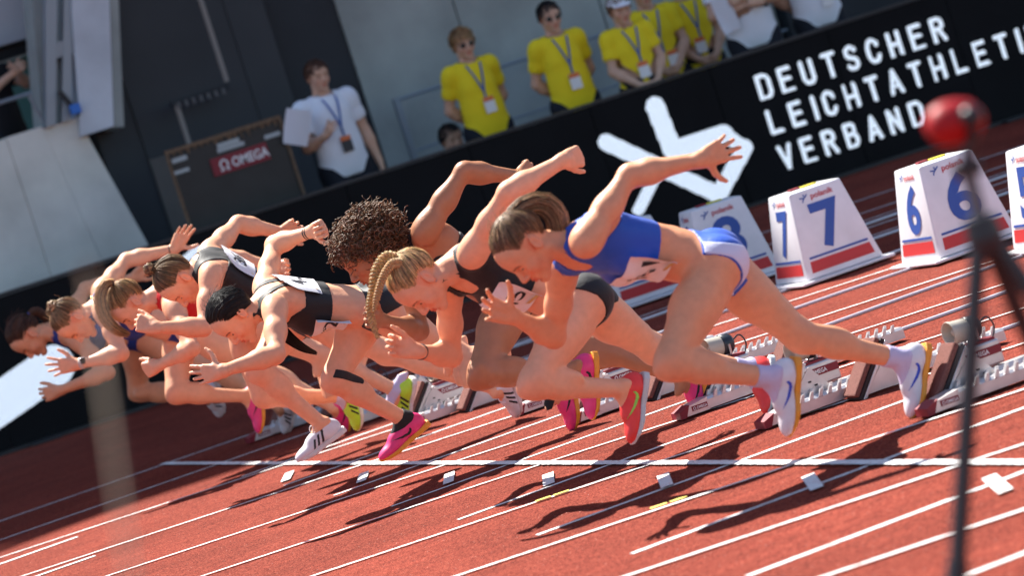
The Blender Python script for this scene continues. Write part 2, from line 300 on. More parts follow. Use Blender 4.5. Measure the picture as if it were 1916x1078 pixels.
# ------------------------------------------------------------------ lane boxes (numbered)
M_WHT = mat('white_plastic', (.76, .75, .77), .42, .4, var=.07, vscale=9, detail=8); M_RED = mat('red_print', (.56, .035, .035), .5); M_BLU = mat('blue_print', (.035, .09, .36), .5)
M_TXR = mat('red_lettering', (.50, .02, .03), .5); M_BAG = mat('yellow_cloth', (.62, .52, .04), .8); M_BAG2 = mat('maroon_cloth', (.25, .02, .03), .8)
G_POL = text_geo('polanik', .018, .1); FIG = [[(0, 0), (.2, .35), (.5, .55), (.42, 1.0)], [(.5, .55), (1.0, .9)], [(.35, .5), (-.3, .62)]]
def lane_box(num, cx, cy, rz, label):
    t = thing('lane_box', label, 'lane marker', (cx, cy, 0), 'numbered lane boxes standing behind the starting blocks')
    Rz = np.array([[math.cos(rz), -math.sin(rz), 0], [math.sin(rz), math.cos(rz), 0], [0, 0, 1]])
    w0, d0, w1, d1, z0, z1 = .229, .218, .154, .143, .03, .491
    W = lambda p: A(cx, cy, 0)+Rz@A(*p)
    bm = bmesh.new(); vs = [bm.verts.new(Vector((sx*(w0 if not k else w1), sy*(d0 if not k else d1), z))) for k, z in ((0, z0), (1, z1)) for sx, sy in ((-1, -1), (1, -1), (1, 1), (-1, 1))]
    for f in ((3, 2, 1, 0), (4, 5, 6, 7), (0, 1, 5, 4), (1, 2, 6, 5), (2, 3, 7, 6), (3, 0, 4, 7)): bm.faces.new([vs[i] for i in f])
    bmesh.ops.bevel(bm, geom=list(bm.edges), offset=.011, segments=3, affect='EDGES', profile=.5)
    bm.verts.index_update(); V = [W(v.co[:]) for v in bm.verts]; Fc = [[v.index for v in f.verts] for f in bm.faces]; bm.free()
    mesh_obj('shell', V, Fc, M_WHT, t, True)
    mb = MB(); mb.box(W((0, 0, .02)), (2*w0+.10, 2*d0+.08, .016), Rz, .006); mb.build('base_plate', M_WHT, t)
    for face in range(4):      # near, left, far, right
        a = face*math.pi/2; Rf = np.array([[math.cos(-a), -math.sin(-a)], [math.sin(-a), math.cos(-a)]])
        hw0, dd0, hw1, dd1 = (w0, d0, w1, d1) if face % 2 == 0 else (d0, w0, d1, w1)
        def FP(u, v, off=.003, hw0=hw0, dd0=dd0, hw1=hw1, dd1=dd1, Rf=Rf):   # u in metres from the face centre, v height fraction
            dd = dd0+(dd1-dd0)*v+off; p = Rf@A(u, -dd); return W((p[0], p[1], z0+(z1-z0)*v))
        def half(v): return hw0+(hw1-hw0)*v
        def band(nm, v0, v1, inset, m):
            mesh_obj(nm, [FP(-half(v0)+inset, v0), FP(half(v0)-inset, v0), FP(half(v1)-inset, v1), FP(-half(v1)+inset, v1)], [(0, 1, 2, 3)], m, t)
        band('red_band', .07, .20, .035, M_RED); band('blue_band', .225, .25, .035, M_BLU)
        sq = 1.0 if face % 2 == 0 else .82
        def flat(nm, geo, u0, v0, w_, h_, m, off=.003):
            V2, F2 = geo; ww = V2[:, 0].max(); mesh_obj(nm, [FP(u0+x/ww*w_, v0+y*h_, off) for x, y in V2], F2, m, t)
        flat('lane_number', text_geo(num, .03), -.092*sq+.012, .285, .172*sq, .54, M_BLU)
        flat('maker_name', G_POL, -.045*sq, .855, .135*sq, .085, M_TXR)
        sv, sf = stroke_mesh(FIG, .16); sv[:, 0] -= sv[:, 0].min(); flat('maker_emblem', (sv, sf), -.108*sq, .86, .05*sq, .09, M_BLU)
    pts = [W((x, .02, z1+.004)) for x in (-.05, .0, .05, .10)]
    mb = MB(); mb.box(W((.03, .01, z1+.004)), (.09, .05, .010), Rz, .004); mb.build('cloth', M_BAG, t)
    mb = MB(); mb.box(W((-.045, .03, z1+.006)), (.06, .04, .010), Rz, .004); mb.build('cloth', M_BAG2, t)
lane_box('9', 2.99, -.33, -.12, 'white lane box numbered 9, mostly hidden behind the runner in blue')
lane_box('8', 3.13, -1.40, -.14, 'white lane box with blue number 8 standing in the shade')
lane_box('7', 3.119, -2.752, 0, 'white lane box with blue number 7 beside the shade edge')
lane_box('6', 3.298, -3.98, .02, 'white lane box with blue number 6 behind the blurred tripod')
lane_box('5', 3.297, -5.222, .0, 'white lane box numbered 5, cut off by the picture edge')
# ------------------------------------------------------------------ starting blocks
M_ALU = mat('aluminium', (.60, .57, .57), .36, .5, metal=.55, var=.12, vscale=14); M_PAD = mat('pad_rubber', (.20, .085, .07), .9, .2, var=.45, vscale=260, bump=.6, bscale=300)
M_DRK = mat('dark_rubber', (.03, .022, .022), .8); M_OMR = mat('maroon_label', (.22, .012, .025), .5); M_CREAM = mat('horn_plastic', (.44, .40, .33), .5, var=.05)
M_TXW = mat('white_print', (.80, .80, .80), .5); M_HCAP = mat('horn_cap', (.025, .03, .04), .3); M_STEEL = mat('steel', (.55, .53, .55), .3, metal=.9); M_CAB = mat('white_cable', (.70, .69, .72), .5)
G_OM = text_geo('OMEGA', .02); OMS = [[(0, 0), (.28, 0), (.30, .14)]+arc(.5, .56, .40, .44, 238, -58, 14)+[(.70, .14), (.72, 0), (1, 0)]]
G_OS = stroke_mesh(OMS, .17)
def omega_print(org, ex, ey, h, parent, off):
    decal('maker_emblem', G_OS, np.asarray(org), ex, ey, h, h*1.0, M_TXW, parent, off)
    decal('maker_name', G_OM, np.asarray(org)+np.asarray(ex)*h*1.35, ex, ey, h, h*4.0, M_TXW, parent, off)
def start_block(lane, x0, xf, xr, spk, label):
    yL = -1.22*(9-lane)-.61; t = thing('starting_block', label, 'starting block', (x0, yL, 0), 'starting blocks in the lanes'); y = yL
    mb = MB(); hw = .043
    sec = [(-hw, .012), (hw, .012), (hw, .050), (hw-.012, .060), (-hw+.012, .060), (-hw, .050)]
    mb.prism([(x0+.13, y+a, b) for a, b in sec], (.93, 0, 0)); mb.build('rail', M_ALU, t)
    mb = MB(); mb.prism([(x0, y-hw-.004, .010), (x0+.13, y-hw-.004, .010), (x0+.13, y-hw-.004, .062), (x0+.035, y-hw-.004, .048), (x0, y-hw-.004, .030)], (0, 2*hw+.008, 0)); mb.build('nose', M_ALU, t)
    mb = MB(); mb.prism([(x0-.006, y-hw-.007, .006), (x0+.02, y-hw-.007, .006), (x0+.045, y-hw-.007, .054), (x0-.006, y-hw-.007, .034)], (0, 2*hw+.014, 0)); mb.build('end_cap', M_OMR, t)
    mb = MB(); mb.box((x0+.088, y-hw-.0055, .034), (.072, .002, .020)); lb = mb.build('label', M_OMR, t)
    omega_print((x0+.057, y-hw-.0085, .027), A(1, 0, 0), A(0, 0, 1), .012, lb, A(0, 0, 0))
    for sy in (-1, 1):
        for i in range(22):
            xx = x0+.16+i*.04
            mb = MB(); mb.prism([(xx, y+sy*(hw-.004)-.006, .052), (xx+.018, y+sy*(hw-.004)-.006, .052), (xx+.026, y+sy*(hw-.004)-.006, .079), (xx+.016, y+sy*(hw-.004)-.006, .079)], (0, .012, 0)); mb.build('tooth', M_ALU, t)
    for sy, xp in ((1, xf), (-1, xr)):
        yc = y+sy*.112; ang = R_(50); ux = A(math.cos(ang), 0, math.sin(ang)); un = A(-math.sin(ang), 0, math.cos(ang)); b0 = A(xp, yc, .014)
        R3 = np.stack([ux, A(0, 1, 0), -un], 1)
        mb = MB(); mb.box(b0+ux*.12+un*.006, (.24, .112, .022), R3, .006); pd = mb.build('pedal', M_PAD, t)
        mb = MB(); mb.box(b0+ux*.12-un*.014, (.25, .118, .016), R3, .003); mb.build('pedal_back', M_DRK, pd)
        mb = MB(); mb.box(b0+ux*.12-un*.030, (.246, .114, .014), R3, .003); mb.build('pedal_plate', M_ALU, pd)
        for s2 in (-1, 1):
            yy = yc+s2*.05; top = b0+ux*.225-un*.04; bot = b0+ux*.02-un*.03
            mb = MB(); mb.prism([(bot[0], yy-.003, .012), (bot[0]+.25, yy-.003, .012), (bot[0]+.235, yy-.003, .05), (top[0]+.015, yy-.003, top[2])], (0, .006, 0)); mb.build('bracket', M_ALU, t)
            for q in range(4):
                mb = MB(); px = bot[0]+.14+q*.022; pz = .105-q*.018
                mb.box((px, yy-s2*0-.0045*1, pz), (.012, .004, .006)); mb.build('slot', M_DRK, t)
    if spk:
        sx, sy_, sz = x0+.33, y+.36, .195
        mb = MB(); mb.box((sx+.09, sy_-.02, .095), (.17, .085, .09), None, .008); bx = mb.build('speaker_box', M_ALU, t)
        mb = MB(); mb.box((sx+.09, sy_-.0640, .105), (.165, .003, .030)); mb.build('label_stripe', M_OMR, bx)
        mb = MB(); mb.box((sx+.09, sy_-.02, .1445), (.15, .07, .010), None, .003); mb.build('box_lid', M_OMR, bx)
        omega_print((sx+.03, sy_-.0665, .097), A(1, 0, 0), A(0, 0, 1), .017, bx, A(0, 0, 0))
        mb = MB(); mb.prism([(sx+.02, sy_-.02+a, b) for a, b in ((-.03, .02), (.03, .02), (.025, .042), (-.025, .042))], (.38, 0, 0)); mb.build('ground_bar', M_ALU, t)
        ax = nrm(A(-1, -.10, .08)); c = A(sx+.05, sy_-.02, sz+.01); K = .82; pf = lambda L_: [(a*K, b*K) for a, b in L_]
        mb = MB(); mb.lathe(c, ax, pf([(.030, -.075), (.047, -.07), (.050, -.03), (.051, .03), (.054, .05), (.052, .054), (.047, .048), (.044, .0), (.030, -.01), (.012, -.012)]), 28); mb.build('horn', M_CREAM, t, True)
        mb = MB(); mb.lathe(c, ax, pf([(.0, .034), (.010, .032), (.022, .018), (.026, -.005), (.02, -.012)]), 20); mb.build('horn_core', M_CREAM, t, True)
        mb = MB(); mb.lathe(c, ax, pf([(.0, -.10), (.045, -.098), (.054, -.085), (.054, -.036), (.050, -.034)]), 28); mb.build('horn_cap', M_HCAP, t, True)
        for s in (-1, 1):
            side = nrm(np.cross(ax, A(0, 0, 1)))*s*.050; mb = MB(); mb.tube([c-ax*.045+side, c-ax*.045+side*.95+A(0, 0, -.04), c-ax*.04+side*.5+A(0, 0, -.05)], .006, 6); mb.build('horn_bracket', M_STEEL, t)
        mb = MB(); mb.tube(spline([c-ax*.08, c-ax*.13+A(0, 0, .025), c-ax*.155+A(.0, .01, -.02), c-ax*.12+A(0, .02, -.085)], 14), .0035, 6); mb.build('lead', M_HCAP, t)
BL = {2: (.50, .58, 1.25), 3: (.40, .49, .74), 4: (.55, .66, .93), 5: (.53, .58, .86), 6: (.70, .75, .96), 7: (.50, .56, .80), 8: (.46, .56, .82), 9: (.36, .53, .80)}
BLAB = {2: 'starting block with beige horn speaker under the rear foot of the runner in blue', 3: 'starting block pressed by the red shoe with a green tick under the blue runner',
 4: 'starting block whose horn and speaker box show between the blue runner\'s legs', 5: 'starting block with pink shoe pressed on its pedal beside the swinging pink shoe',
 6: 'starting block with a white black-striped shoe on it under the brown bent knee', 7: 'starting block with brown pads behind the neon yellow shoe',
 8: 'shaded starting block behind the pink shoe of the runner with the bun', 9: 'starting block in the farthest lane, in the shade with a striped white shoe'}
for ln, (a, b, c) in BL.items(): start_block(ln, a, b, c, True, BLAB[ln])
CABL = {2: 'white cable in the nearest lane trailing from the beige horn', 3: 'white cable trailing from the horn behind the braided runner', 4: 'white cable trailing from the speaker box under the blue runner', 5: 'white cable running past lane box 6', 6: 'white cable lying between lane boxes 6 and 7', 7: 'shaded white cable lying just beyond lane box 7', 8: 'shaded white cable running past lane box 8', 9: 'farthest white cable in the shade near lane box 9'}
for ln in CABL:
    yL = -1.22*(9-ln)-.61; x0 = BL[ln][0]+.78; pts = [(x0-.12, yL+.33, .05), (x0, yL+.345, .008)]
    for i, x in enumerate(np.arange(x0+.25, 9, .45)): pts.append((x, yL+.36+.035*math.sin(i*1.3+ln)+.02*math.sin(i*.6+2*ln)-.012*i, .008))
    mb = MB(); mb.tube(spline(pts, 90), .0085, 6); o = mb.build('cable', M_CAB, None, True, origin=(x0, yL, 0)); tag(o, CABL[ln], 'cable', 'speaker cables running back up the lanes')
# ------------------------------------------------------------------ tripod in front
def tripod():
    M_TR = mat('tripod_black', (.022, .024, .027), .4); M_TG = mat('tripod_grey', (.10, .11, .12), .4); M_RD = mat('red_gloss', (.36, .007, .010), .5, .3)
    c = A(-2.19, -15.56, 0); t = thing('tripod', 'thin blurred black tripod with a red round head standing close in front of the lanes', 'tripod', c)
    top = A(-2.201, -15.563, 1.150)
    mb = MB(); mb.tube([top, top+A(.006, 0, .085)], .012, 10); mb.build('centre_column', M_TG, t)
    mb = MB(); mb.box(top+A(.006, 0, .095), (.04, .04, .026), None, .006); mb.build('pan_head', M_TR, t)
    mb = MB(); mb.lathe(top+A(0, 0, -.045), A(0, 0, 1), [(0, 0), (.026, .0), (.031, .025), (.026, .06), (0, .06)], 14); mb.build('leg_hub', M_TR, t)
    for e in (A(-.46, .08, 0), A(.30, -.22, 0), A(.26, .30, 0)):
        f = A(top[0], top[1], 0)+e; mb = MB(); m1 = top*.55+f*.45; mb.tube([top+A(0, 0, -.02)+nrm(e)*.012, m1], .0155, 8); l = mb.build('leg', M_TR, t)
        mb = MB(); mb.tube([m1+(top-f)*.02, f], .0115, 8); mb.build('lower_tube', M_TG, l)
        mb = MB(); mb.lathe(m1, nrm(f-top), [(.0, -.02), (.018, -.02), (.019, .02), (0, .02)], 12); mb.build('leg_clamp', M_TR, l)
    h = A(-2.192, -15.557, 1.322)
    mb = MB(); mb.lathe(h, nrm(A(-.93, -.30, .12)), [(.0, -.055), (.022, -.051), (.033, -.034), (.037, -.01), (.037, .010), (.033, .028), (.024, .042), (.010, .049), (0, .051)], 28); mb.build('red_housing', M_RD, t, True)
    ax = nrm(A(.1, -.98, .05)); c2 = h+ax*.036+A(.010, 0, .0); mb = MB(); mb.lathe(c2, ax, [(0, .016), (.014, .015), (.018, .008), (.018, -.024), (0, -.024)], 18); mb.build('mount', M_TR, t, True)
    mb = MB(); mb.tube([top+A(.006, 0, .10), c2-A(0, 0, .02)], .010, 8); mb.build('neck', M_TR, t)
tripod()
mb = MB(); mb.tube([(-4.415, -17.84, 0), (-4.132, -17.841, 1.565)], .0023, 10); mb.tube([(-4.132, -17.841, 1.565), (-4.129, -17.841, 1.58)], .003, 10)
o = mb.build('marker_stake', mat('stake_beige', (.30, .23, .16), .7), None, True, origin=(-4.415, -17.84, 0)); tag(o, 'strongly blurred beige stake close to the camera in front of the far runners', 'stake')
# ------------------------------------------------------------------ the stand behind
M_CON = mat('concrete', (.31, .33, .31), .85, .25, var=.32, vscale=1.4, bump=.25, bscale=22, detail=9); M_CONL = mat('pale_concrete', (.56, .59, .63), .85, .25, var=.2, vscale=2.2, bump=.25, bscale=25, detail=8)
M_CLAD = mat('dark_cladding', (.034, .038, .043), .6, .3, var=.2, vscale=1.2); M_CLAD2 = mat('darker_cladding', (.018, .021, .026), .6, .3, var=.2, vscale=1.5)
M_SEAM = mat('seam', (.10, .10, .10), .8); M_PIPE = mat('pale_pipe', (.24, .22, .20), .6); M_GAL = mat('galvanised_steel', (.25, .28, .31), .45, metal=.4)
mb = MB(); mb.box((6, 12.3, .1), (60, 11.0, .2)); tag(mb.build('terrace', M_CON, None, origin=(6, 12.3, 0)), 'grey concrete terrace behind the video board', None, kind='structure')
wl = thing('concrete_wall', 'grey board-marked concrete wall behind the officials in yellow', 'wall', (6.4, 8.7, .2))
for i, (xa, xb) in enumerate(((4.56, 5.55), (5.553, 6.80), (6.803, 8.05), (8.053, 8.33))):
    mb = MB(); mb.box(((xa+xb)/2, 8.75+.004*(i % 2), 3.2), (xb-xa-.012, .3, 6)); mb.build('concrete_panel', M_CON, wl)
tw = thing('cladding_tower', 'tall dark grey clad gate tower beside the concrete wall', 'tower', (3.5, 8.6, .2))
for i, (xa, xb, yy, m) in enumerate(((2.28, 2.62, 8.52, M_CLAD), (2.622, 3.62, 8.50, M_CLAD), (3.622, 3.94, 8.49, M_CLAD), (3.942, 4.56, 8.62, M_CLAD2))):
    mb = MB(); mb.box(((xa+xb)/2, yy+.2, 3.2), (xb-xa, .4, 6)); mb.build('cladding_panel', m, tw)
mb = MB(); mb.box((3.13, 8.27, 2.08), (.50, .05, .05)); mb.build('cross_bar', M_CLAD2, tw)
for i in range(7): mb = MB(); mb.box((2.93+i*.065, 8.235, 2.055), (.03, .02, .05)); mb.build('bolt', M_SEAM, tw)
mb = MB(); mb.tube([(2.92, 8.26, 2.06), (2.92, 8.26, 1.42)], .022, 8); mb.build('pipe', M_PIPE, tw)
mb = MB(); mb.tube([(3.38, 8.26, 2.12), (3.38, 8.26, 5)], .022, 8); mb.build('pipe', M_PIPE, tw)
mb = MB(); mb.box((9.2, 8.6, 3.2), (1.7, .3, 6)); o = mb.build('dark_wall', M_CLAD2, None, origin=(9.2, 8.6, .2)); tag(o, 'dark wall behind the two officials in white polos', 'wall')
mb = MB(); mb.box((-8, 11.0, 3.2), (16, .3, 6)); o = mb.build('rear_wall', M_CON, None, origin=(-8, 11, .2)); tag(o, 'grey rear wall of the stand beyond the concrete pier', 'wall')
pr_ = thing('concrete_pier', 'battered pale concrete pier with a leaning block on top at the stand corner', 'pier', (1.4, 8.5, .2))
def slab(name, poly, y0, y1, m, par): mb = MB(); mb.prism([(x, y0, z) for x, z in poly], (0, y1-y0, 0)); return mb.build(name, m, par)
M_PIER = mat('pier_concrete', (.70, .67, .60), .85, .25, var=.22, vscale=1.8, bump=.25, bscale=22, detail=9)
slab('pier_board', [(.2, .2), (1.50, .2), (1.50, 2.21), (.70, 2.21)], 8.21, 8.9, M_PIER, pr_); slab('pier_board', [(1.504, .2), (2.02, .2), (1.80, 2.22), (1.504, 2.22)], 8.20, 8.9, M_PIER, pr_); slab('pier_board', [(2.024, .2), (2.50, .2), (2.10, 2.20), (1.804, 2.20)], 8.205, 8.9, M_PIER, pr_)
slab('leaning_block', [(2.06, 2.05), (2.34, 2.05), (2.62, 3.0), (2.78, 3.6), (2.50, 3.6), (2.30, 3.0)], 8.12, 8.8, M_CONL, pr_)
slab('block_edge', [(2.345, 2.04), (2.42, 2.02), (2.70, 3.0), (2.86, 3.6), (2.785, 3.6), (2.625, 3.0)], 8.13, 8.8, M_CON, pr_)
slab('upright', [(1.82, 2.20), (1.90, 2.20), (2.28, 3.3), (2.18, 3.3)], 8.14, 8.25, M_GAL, pr_); slab('upright', [(1.955, 2.20), (2.03, 2.20), (2.42, 3.3), (2.34, 3.3)], 8.15, 8.25, M_GAL, pr_)
slab('ledge', [(2.06, 2.70), (2.24, 2.70), (2.27, 2.82), (2.10, 2.82)], 8.16, 8.5, M_GAL, pr_)
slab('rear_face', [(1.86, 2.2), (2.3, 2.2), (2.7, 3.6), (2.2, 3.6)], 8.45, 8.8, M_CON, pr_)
M_TEAL = mat('teal_glass', (.16, .36, .33), .15, .5); M_CEIL = mat('pale_soffit', (.50, .53, .57), .7)
gl = thing('press_window', 'teal glazed opening of the press box above the pier', 'window', (1.4, 9.9, 2.2))
slab('pane', [(.4, 2.2), (2.2, 2.2), (2.5, 2.86), (.4, 2.86)], 9.9, 9.93, M_TEAL, gl); slab('lintel', [(.4, 2.87), (2.6, 2.87), (2.6, 2.97), (.4, 2.97)], 9.6, 9.93, M_CLAD2, gl); slab('soffit', [(.4, 2.98), (2.8, 2.98), (2.8, 3.9), (.4, 3.9)], 9.5, 9.93, M_CEIL, gl)
rl = thing('press_railing', 'thin grey railing in front of the press box person', 'railing', (1.4, 8.3, 2.2))
mb = MB(); mb.tube([(.6, 8.3, 2.50), (1.83, 8.3, 2.50)], .016, 8); mb.build('hand_rail', M_GAL, rl)
for x in (1.0, 1.80): mb = MB(); mb.tube([(x+.06, 8.3, 2.20), (x, 8.3, 2.49)], .014, 8); mb.build('post', M_GAL, rl)
rl = thing('terrace_railing', 'grey tubular railing running along the concrete wall', 'railing', (6.2, 8.2, .2))
for z in (1.56, 1.12, .7): mb = MB(); mb.tube([(4.66, 8.2, z), (8.2, 8.2, z)], .014 if z > 1.5 else .009, 8); mb.build('hand_rail' if z > 1.5 else 'cross_rail', M_GAL, rl)
for x in (4.68, 6.30, 7.9): mb = MB(); mb.box((x, 8.2, .89), (.055, .055, 1.38), None, .006); mb.build('post', M_GAL, rl)
# flight case with OMEGA plate
M_CASE = mat('case_black', (.016, .016, .017), .45, .4, var=.3, vscale=6); M_WOOD = mat('worn_wood', (.16, .10, .06), .8, var=.5, vscale=40); M_TAPE = mat('tape', (.42, .45, .45), .6)
fc = thing('flight_case', 'tall black flight case with worn wooden edges and a red name plate', 'equipment case', (2.7, 6.7, .2))
mb = MB(); mb.box((2.70, 6.70, .955), (.92, .56, 1.50)); mb.build('case_body', M_CASE, fc)
for x in (2.236, 3.164): mb = MB(); mb.box((x, 6.415, .96), (.02, .03, 1.52)); mb.build('edge_strip', M_WOOD, fc)
mb = MB(); mb.box((2.70, 6.415, 1.715), (.948, .032, .03)); mb.build('edge_strip', M_WOOD, fc)
for i in range(16):
    x = 2.28+i*.055; hh = .02+.05*random.random(); mb = MB(); mb.prism([(x, 6.414, 1.70), (x+.05*random.random()+.012, 6.414, 1.70), (x+.02, 6.414, 1.70-hh)], (0, .004, 0)); mb.build('worn_patch', M_WOOD, fc)
mb = MB(); mb.box((2.77, 6.411, 1.50), (.46, .012, .135)); pl = mb.build('maker_plate', M_OMR, fc)
omega_print((2.60, 6.403, 1.46), A(1, 0, 0), A(0, 0, 1), .075, pl, A(0, 0, 0))
for x, z, ww, hh in ((2.32, 1.64, .12, .035), (2.31, 1.55, .12, .028), (2.73, 1.61, .22, .03), (2.72, 1.645, .18, .035), (3.07, 1.60, .13, .032)): mb = MB(); mb.box((x, 6.412, z), (ww, .006, hh)); mb.build('label', M_TAPE, fc)
# roof of the far stand: throws the shade over the far lanes
zr = 26.; k = zr; ox, oy = SUN_FROM[0]*k, SUN_FROM[1]*k
e0 = A(-22+ox, -1.65+.3*22+oy); e1 = A(60+ox, -1.65-.3*60+oy)
mb = MB(); mb.prism([(e0[0], e0[1], zr), (e1[0], e1[1], zr), (e1[0]+10, 55, zr+1.5), (e0[0], 55, zr+1.5)], (0, 0, .5)); rf = mb.build('stand_roof', M_CONL, None, origin=(5, 20, zr)); tag(rf, 'broad roof over the far stand', None, kind='structure')
a0 = A(-20, -1.78-.2*18.6); a1 = A(2.5, -1.5+.2*2.5)
mb = MB(); mb.prism([(a0[0]+ox, a0[1]+oy, zr), (a1[0]+ox, a1[1]+oy, zr), (a1[0]+ox, a1[1]+oy+.16, zr), (a0[0]+ox, a0[1]+oy+.16, zr)], (0, 0, .2)); mb.build('roof_beam', M_CLAD, rf)
mb = MB(); mb.box((5, 40, 13), (110, 1, 27)); o = mb.build('stand_back', M_CON, None, origin=(5, 40, 0)); tag(o, 'rear wall of the far stand', 'wall')

# ------------------------------------------------------------------ bodies: smooth-union fields turned into one continuous skin
def ax3(f, u, l): return np.stack([f, u, l], 0)
def d_prim(p, X, Y, Z):
    if p[0] == 'c':
        _, a, b, ra, rb = p; d = b-a; bb = float(d@d)+1e-9
        x = X-a[0]; y = Y-a[1]; z = Z-a[2]
        t = np.clip((x*d[0]+y*d[1]+z*d[2])/bb, 0, 1)
        return np.sqrt((x-t*d[0])**2+(y-t*d[1])**2+(z-t*d[2])**2)-(ra+(rb-ra)*t)
    _, c, Mx, r = p
    x = X-c[0]; y = Y-c[1]; z = Z-c[2]; k0 = 0; k1 = 0
    for i in range(3):
        q = (x*Mx[i][0]+y*Mx[i][1]+z*Mx[i][2])/r[i]; k0 = k0+q*q; k1 = k1+(q/r[i])**2
    k0 = np.sqrt(k0); return k0*(k0-1)/(np.sqrt(k1)+1e-9)
def p_box(p, mg):
    if p[0] == 'c':
        _, a, b, ra, rb = p; r = max(ra, rb)+mg; return np.minimum(a, b)-r, np.maximum(a, b)+r
    _, c, Mx, r = p; e = np.sqrt(((np.asarray(Mx)*np.asarray(r)[:, None])**2).sum(0))+mg; return c-e, c+e
def smin(a, b, k): h = np.maximum(k-np.abs(a-b), 0)/k; return np.minimum(a, b)-h*h*k*.25
BIG = .09
class Grid:
    def __init__(s, lo, hi, h):
        s.h = h; s.lo = np.asarray(lo, float); s.n = np.maximum(((np.asarray(hi)-s.lo)/h).astype(int)+2, 2)
        s.ax = [(s.lo[i]+h*np.arange(s.n[i])).astype(np.float32) for i in range(3)]
    def sl(s, lo, hi):
        i0 = np.clip(np.floor((lo-s.lo)/s.h).astype(int), 0, s.n); i1 = np.clip(np.ceil((hi-s.lo)/s.h).astype(int)+1, 0, s.n)
        return tuple(slice(a, b) for a, b in zip(i0, i1)), bool((i1 > i0).all())
    def xyz(s, sl): return s.ax[0][sl[0]][:, None, None], s.ax[1][sl[1]][None, :, None], s.ax[2][sl[2]][None, None, :]
    def field(s, groups):
        D = np.full(s.n, BIG, np.float32)
        for g in groups:
            bx = [p_box(p, BIG*.55) for p, k, sg in g['p'] if sg > 0]; lo = np.min([b[0] for b in bx], 0); hi = np.max([b[1] for b in bx], 0)
            S, ok = s.sl(lo, hi)
            if not ok: continue
            off = np.array([q.start for q in S]); G = np.full([q.stop-q.start for q in S], BIG, np.float32)
            for p, k, sg in g['p']:
                b0, b1 = p_box(p, BIG*.55 if sg > 0 else .02); S2, ok = s.sl(b0, b1)
                S3 = tuple(slice(max(a.start, b.start), min(a.stop, b.stop)) for a, b in zip(S, S2))
                if not ok or any(q.stop <= q.start for q in S3): continue
                L = tuple(slice(q.start-o, q.stop-o) for q, o in zip(S3, off)); d = d_prim(p, *s.xyz(S3)).astype(np.float32)
                G[L] = smin(G[L], d, k) if sg > 0 else -smin(-G[L], d, k)
            D[S] = smin(D[S], G, g['k'])
        return D
def nets(D, g):
    """surface nets: grid field -> vertices, quads"""
    ins = D < 0; n = np.array(D.shape)-1
    c = ins[:-1, :-1, :-1].astype(np.uint8)
    for dx, dy, dz in [(0, 0, 1), (0, 1, 0), (0, 1, 1), (1, 0, 0), (1, 0, 1), (1, 1, 0), (1, 1, 1)]: c = c+ins[dx:n[0]+dx, dy:n[1]+dy, dz:n[2]+dz]
    I = np.argwhere((c > 0) & (c < 8)); 
    if len(I) == 0: return np.zeros((0, 3)), np.zeros((0, 4), int)
    cor = np.array([(x, y, z) for x in (0, 1) for y in (0, 1) for z in (0, 1)]); val = np.stack([D[I[:, 0]+x, I[:, 1]+y, I[:, 2]+z] for x, y, z in cor], 1)
    acc = np.zeros((len(I), 3)); cnt = np.zeros(len(I))
    for a in range(8):
        for ax in range(3):
            b = a | (4 >> ax)
            if b == a: continue
            va, vb = val[:, a], val[:, b]; m = (va < 0) != (vb < 0); t = np.where(m, va/(va-vb+1e-12*(va == vb)), 0)
            p = cor[a]+t[:, None]*(cor[b]-cor[a]); acc += p*m[:, None]; cnt += m
    V = g.lo+(I+acc/cnt[:, None])*g.h
    idx = np.full(n, -1, np.int32); idx[I[:, 0], I[:, 1], I[:, 2]] = np.arange(len(I)); Q = []
    for ax in range(3):
        u, v = (ax+1) % 3, (ax+2) % 3; s0 = [slice(None)]*3; s1 = [slice(None)]*3; s0[ax] = slice(0, -1); s1[ax] = slice(1, None)
        ch = ins[tuple(s0)] != ins[tuple(s1)]; E = np.argwhere(ch); E = E[(E[:, u] > 0) & (E[:, v] > 0) & (E[:, u] < n[u]) & (E[:, v] < n[v])]
        fl = ins[tuple(s0)][E[:, 0], E[:, 1], E[:, 2]]; c4 = []
        for du, dv in ((-1, -1), (0, -1), (0, 0), (-1, 0)):
            e = E.copy(); e[:, u] += du; e[:, v] += dv; c4.append(idx[e[:, 0], e[:, 1], e[:, 2]])
        q = np.stack(c4, 1); q[~fl] = q[~fl][:, ::-1]; Q.append(q)
    Q = np.vstack(Q); return V, Q[(Q >= 0).all(1)]
def relax(V, Q, it=2, w=.5):
    a = np.concatenate([Q[:, 0], Q[:, 1], Q[:, 2], Q[:, 3]]); b = np.concatenate([Q[:, 1], Q[:, 2], Q[:, 3], Q[:, 0]])
    a, b = np.concatenate([a, b]), np.concatenate([b, a]); cnt = np.bincount(a, minlength=len(V))+1e-9
    for k in range(it):
        for ww in (w, -w*.98):
            m = np.stack([np.bincount(a, V[b, i], len(V)) for i in range(3)], 1)/cnt[:, None]; V = V+ww*(m-V)
    return V
def keep(V, Q, mask):
    Q = Q[mask[Q].all(1)]; u = np.unique(Q); mp = np.full(len(V), -1); mp[u] = np.arange(len(u)); return V[u], mp[Q]
def largest(V, Q):
    """keep the biggest connected piece of a surface"""
    if len(Q) == 0: return V, Q
    lab = np.arange(len(V)); a = np.concatenate([Q[:, 0], Q[:, 1], Q[:, 2], Q[:, 3]]); b = np.concatenate([Q[:, 1], Q[:, 2], Q[:, 3], Q[:, 0]])
    for _ in range(600):
        m = np.minimum(lab[a], lab[b]); n = lab.copy(); np.minimum.at(n, a, m); np.minimum.at(n, b, m); n = n[n]
        if (n == lab).all(): break
        lab = n
    return keep(V, Q, lab == np.bincount(lab).argmax())
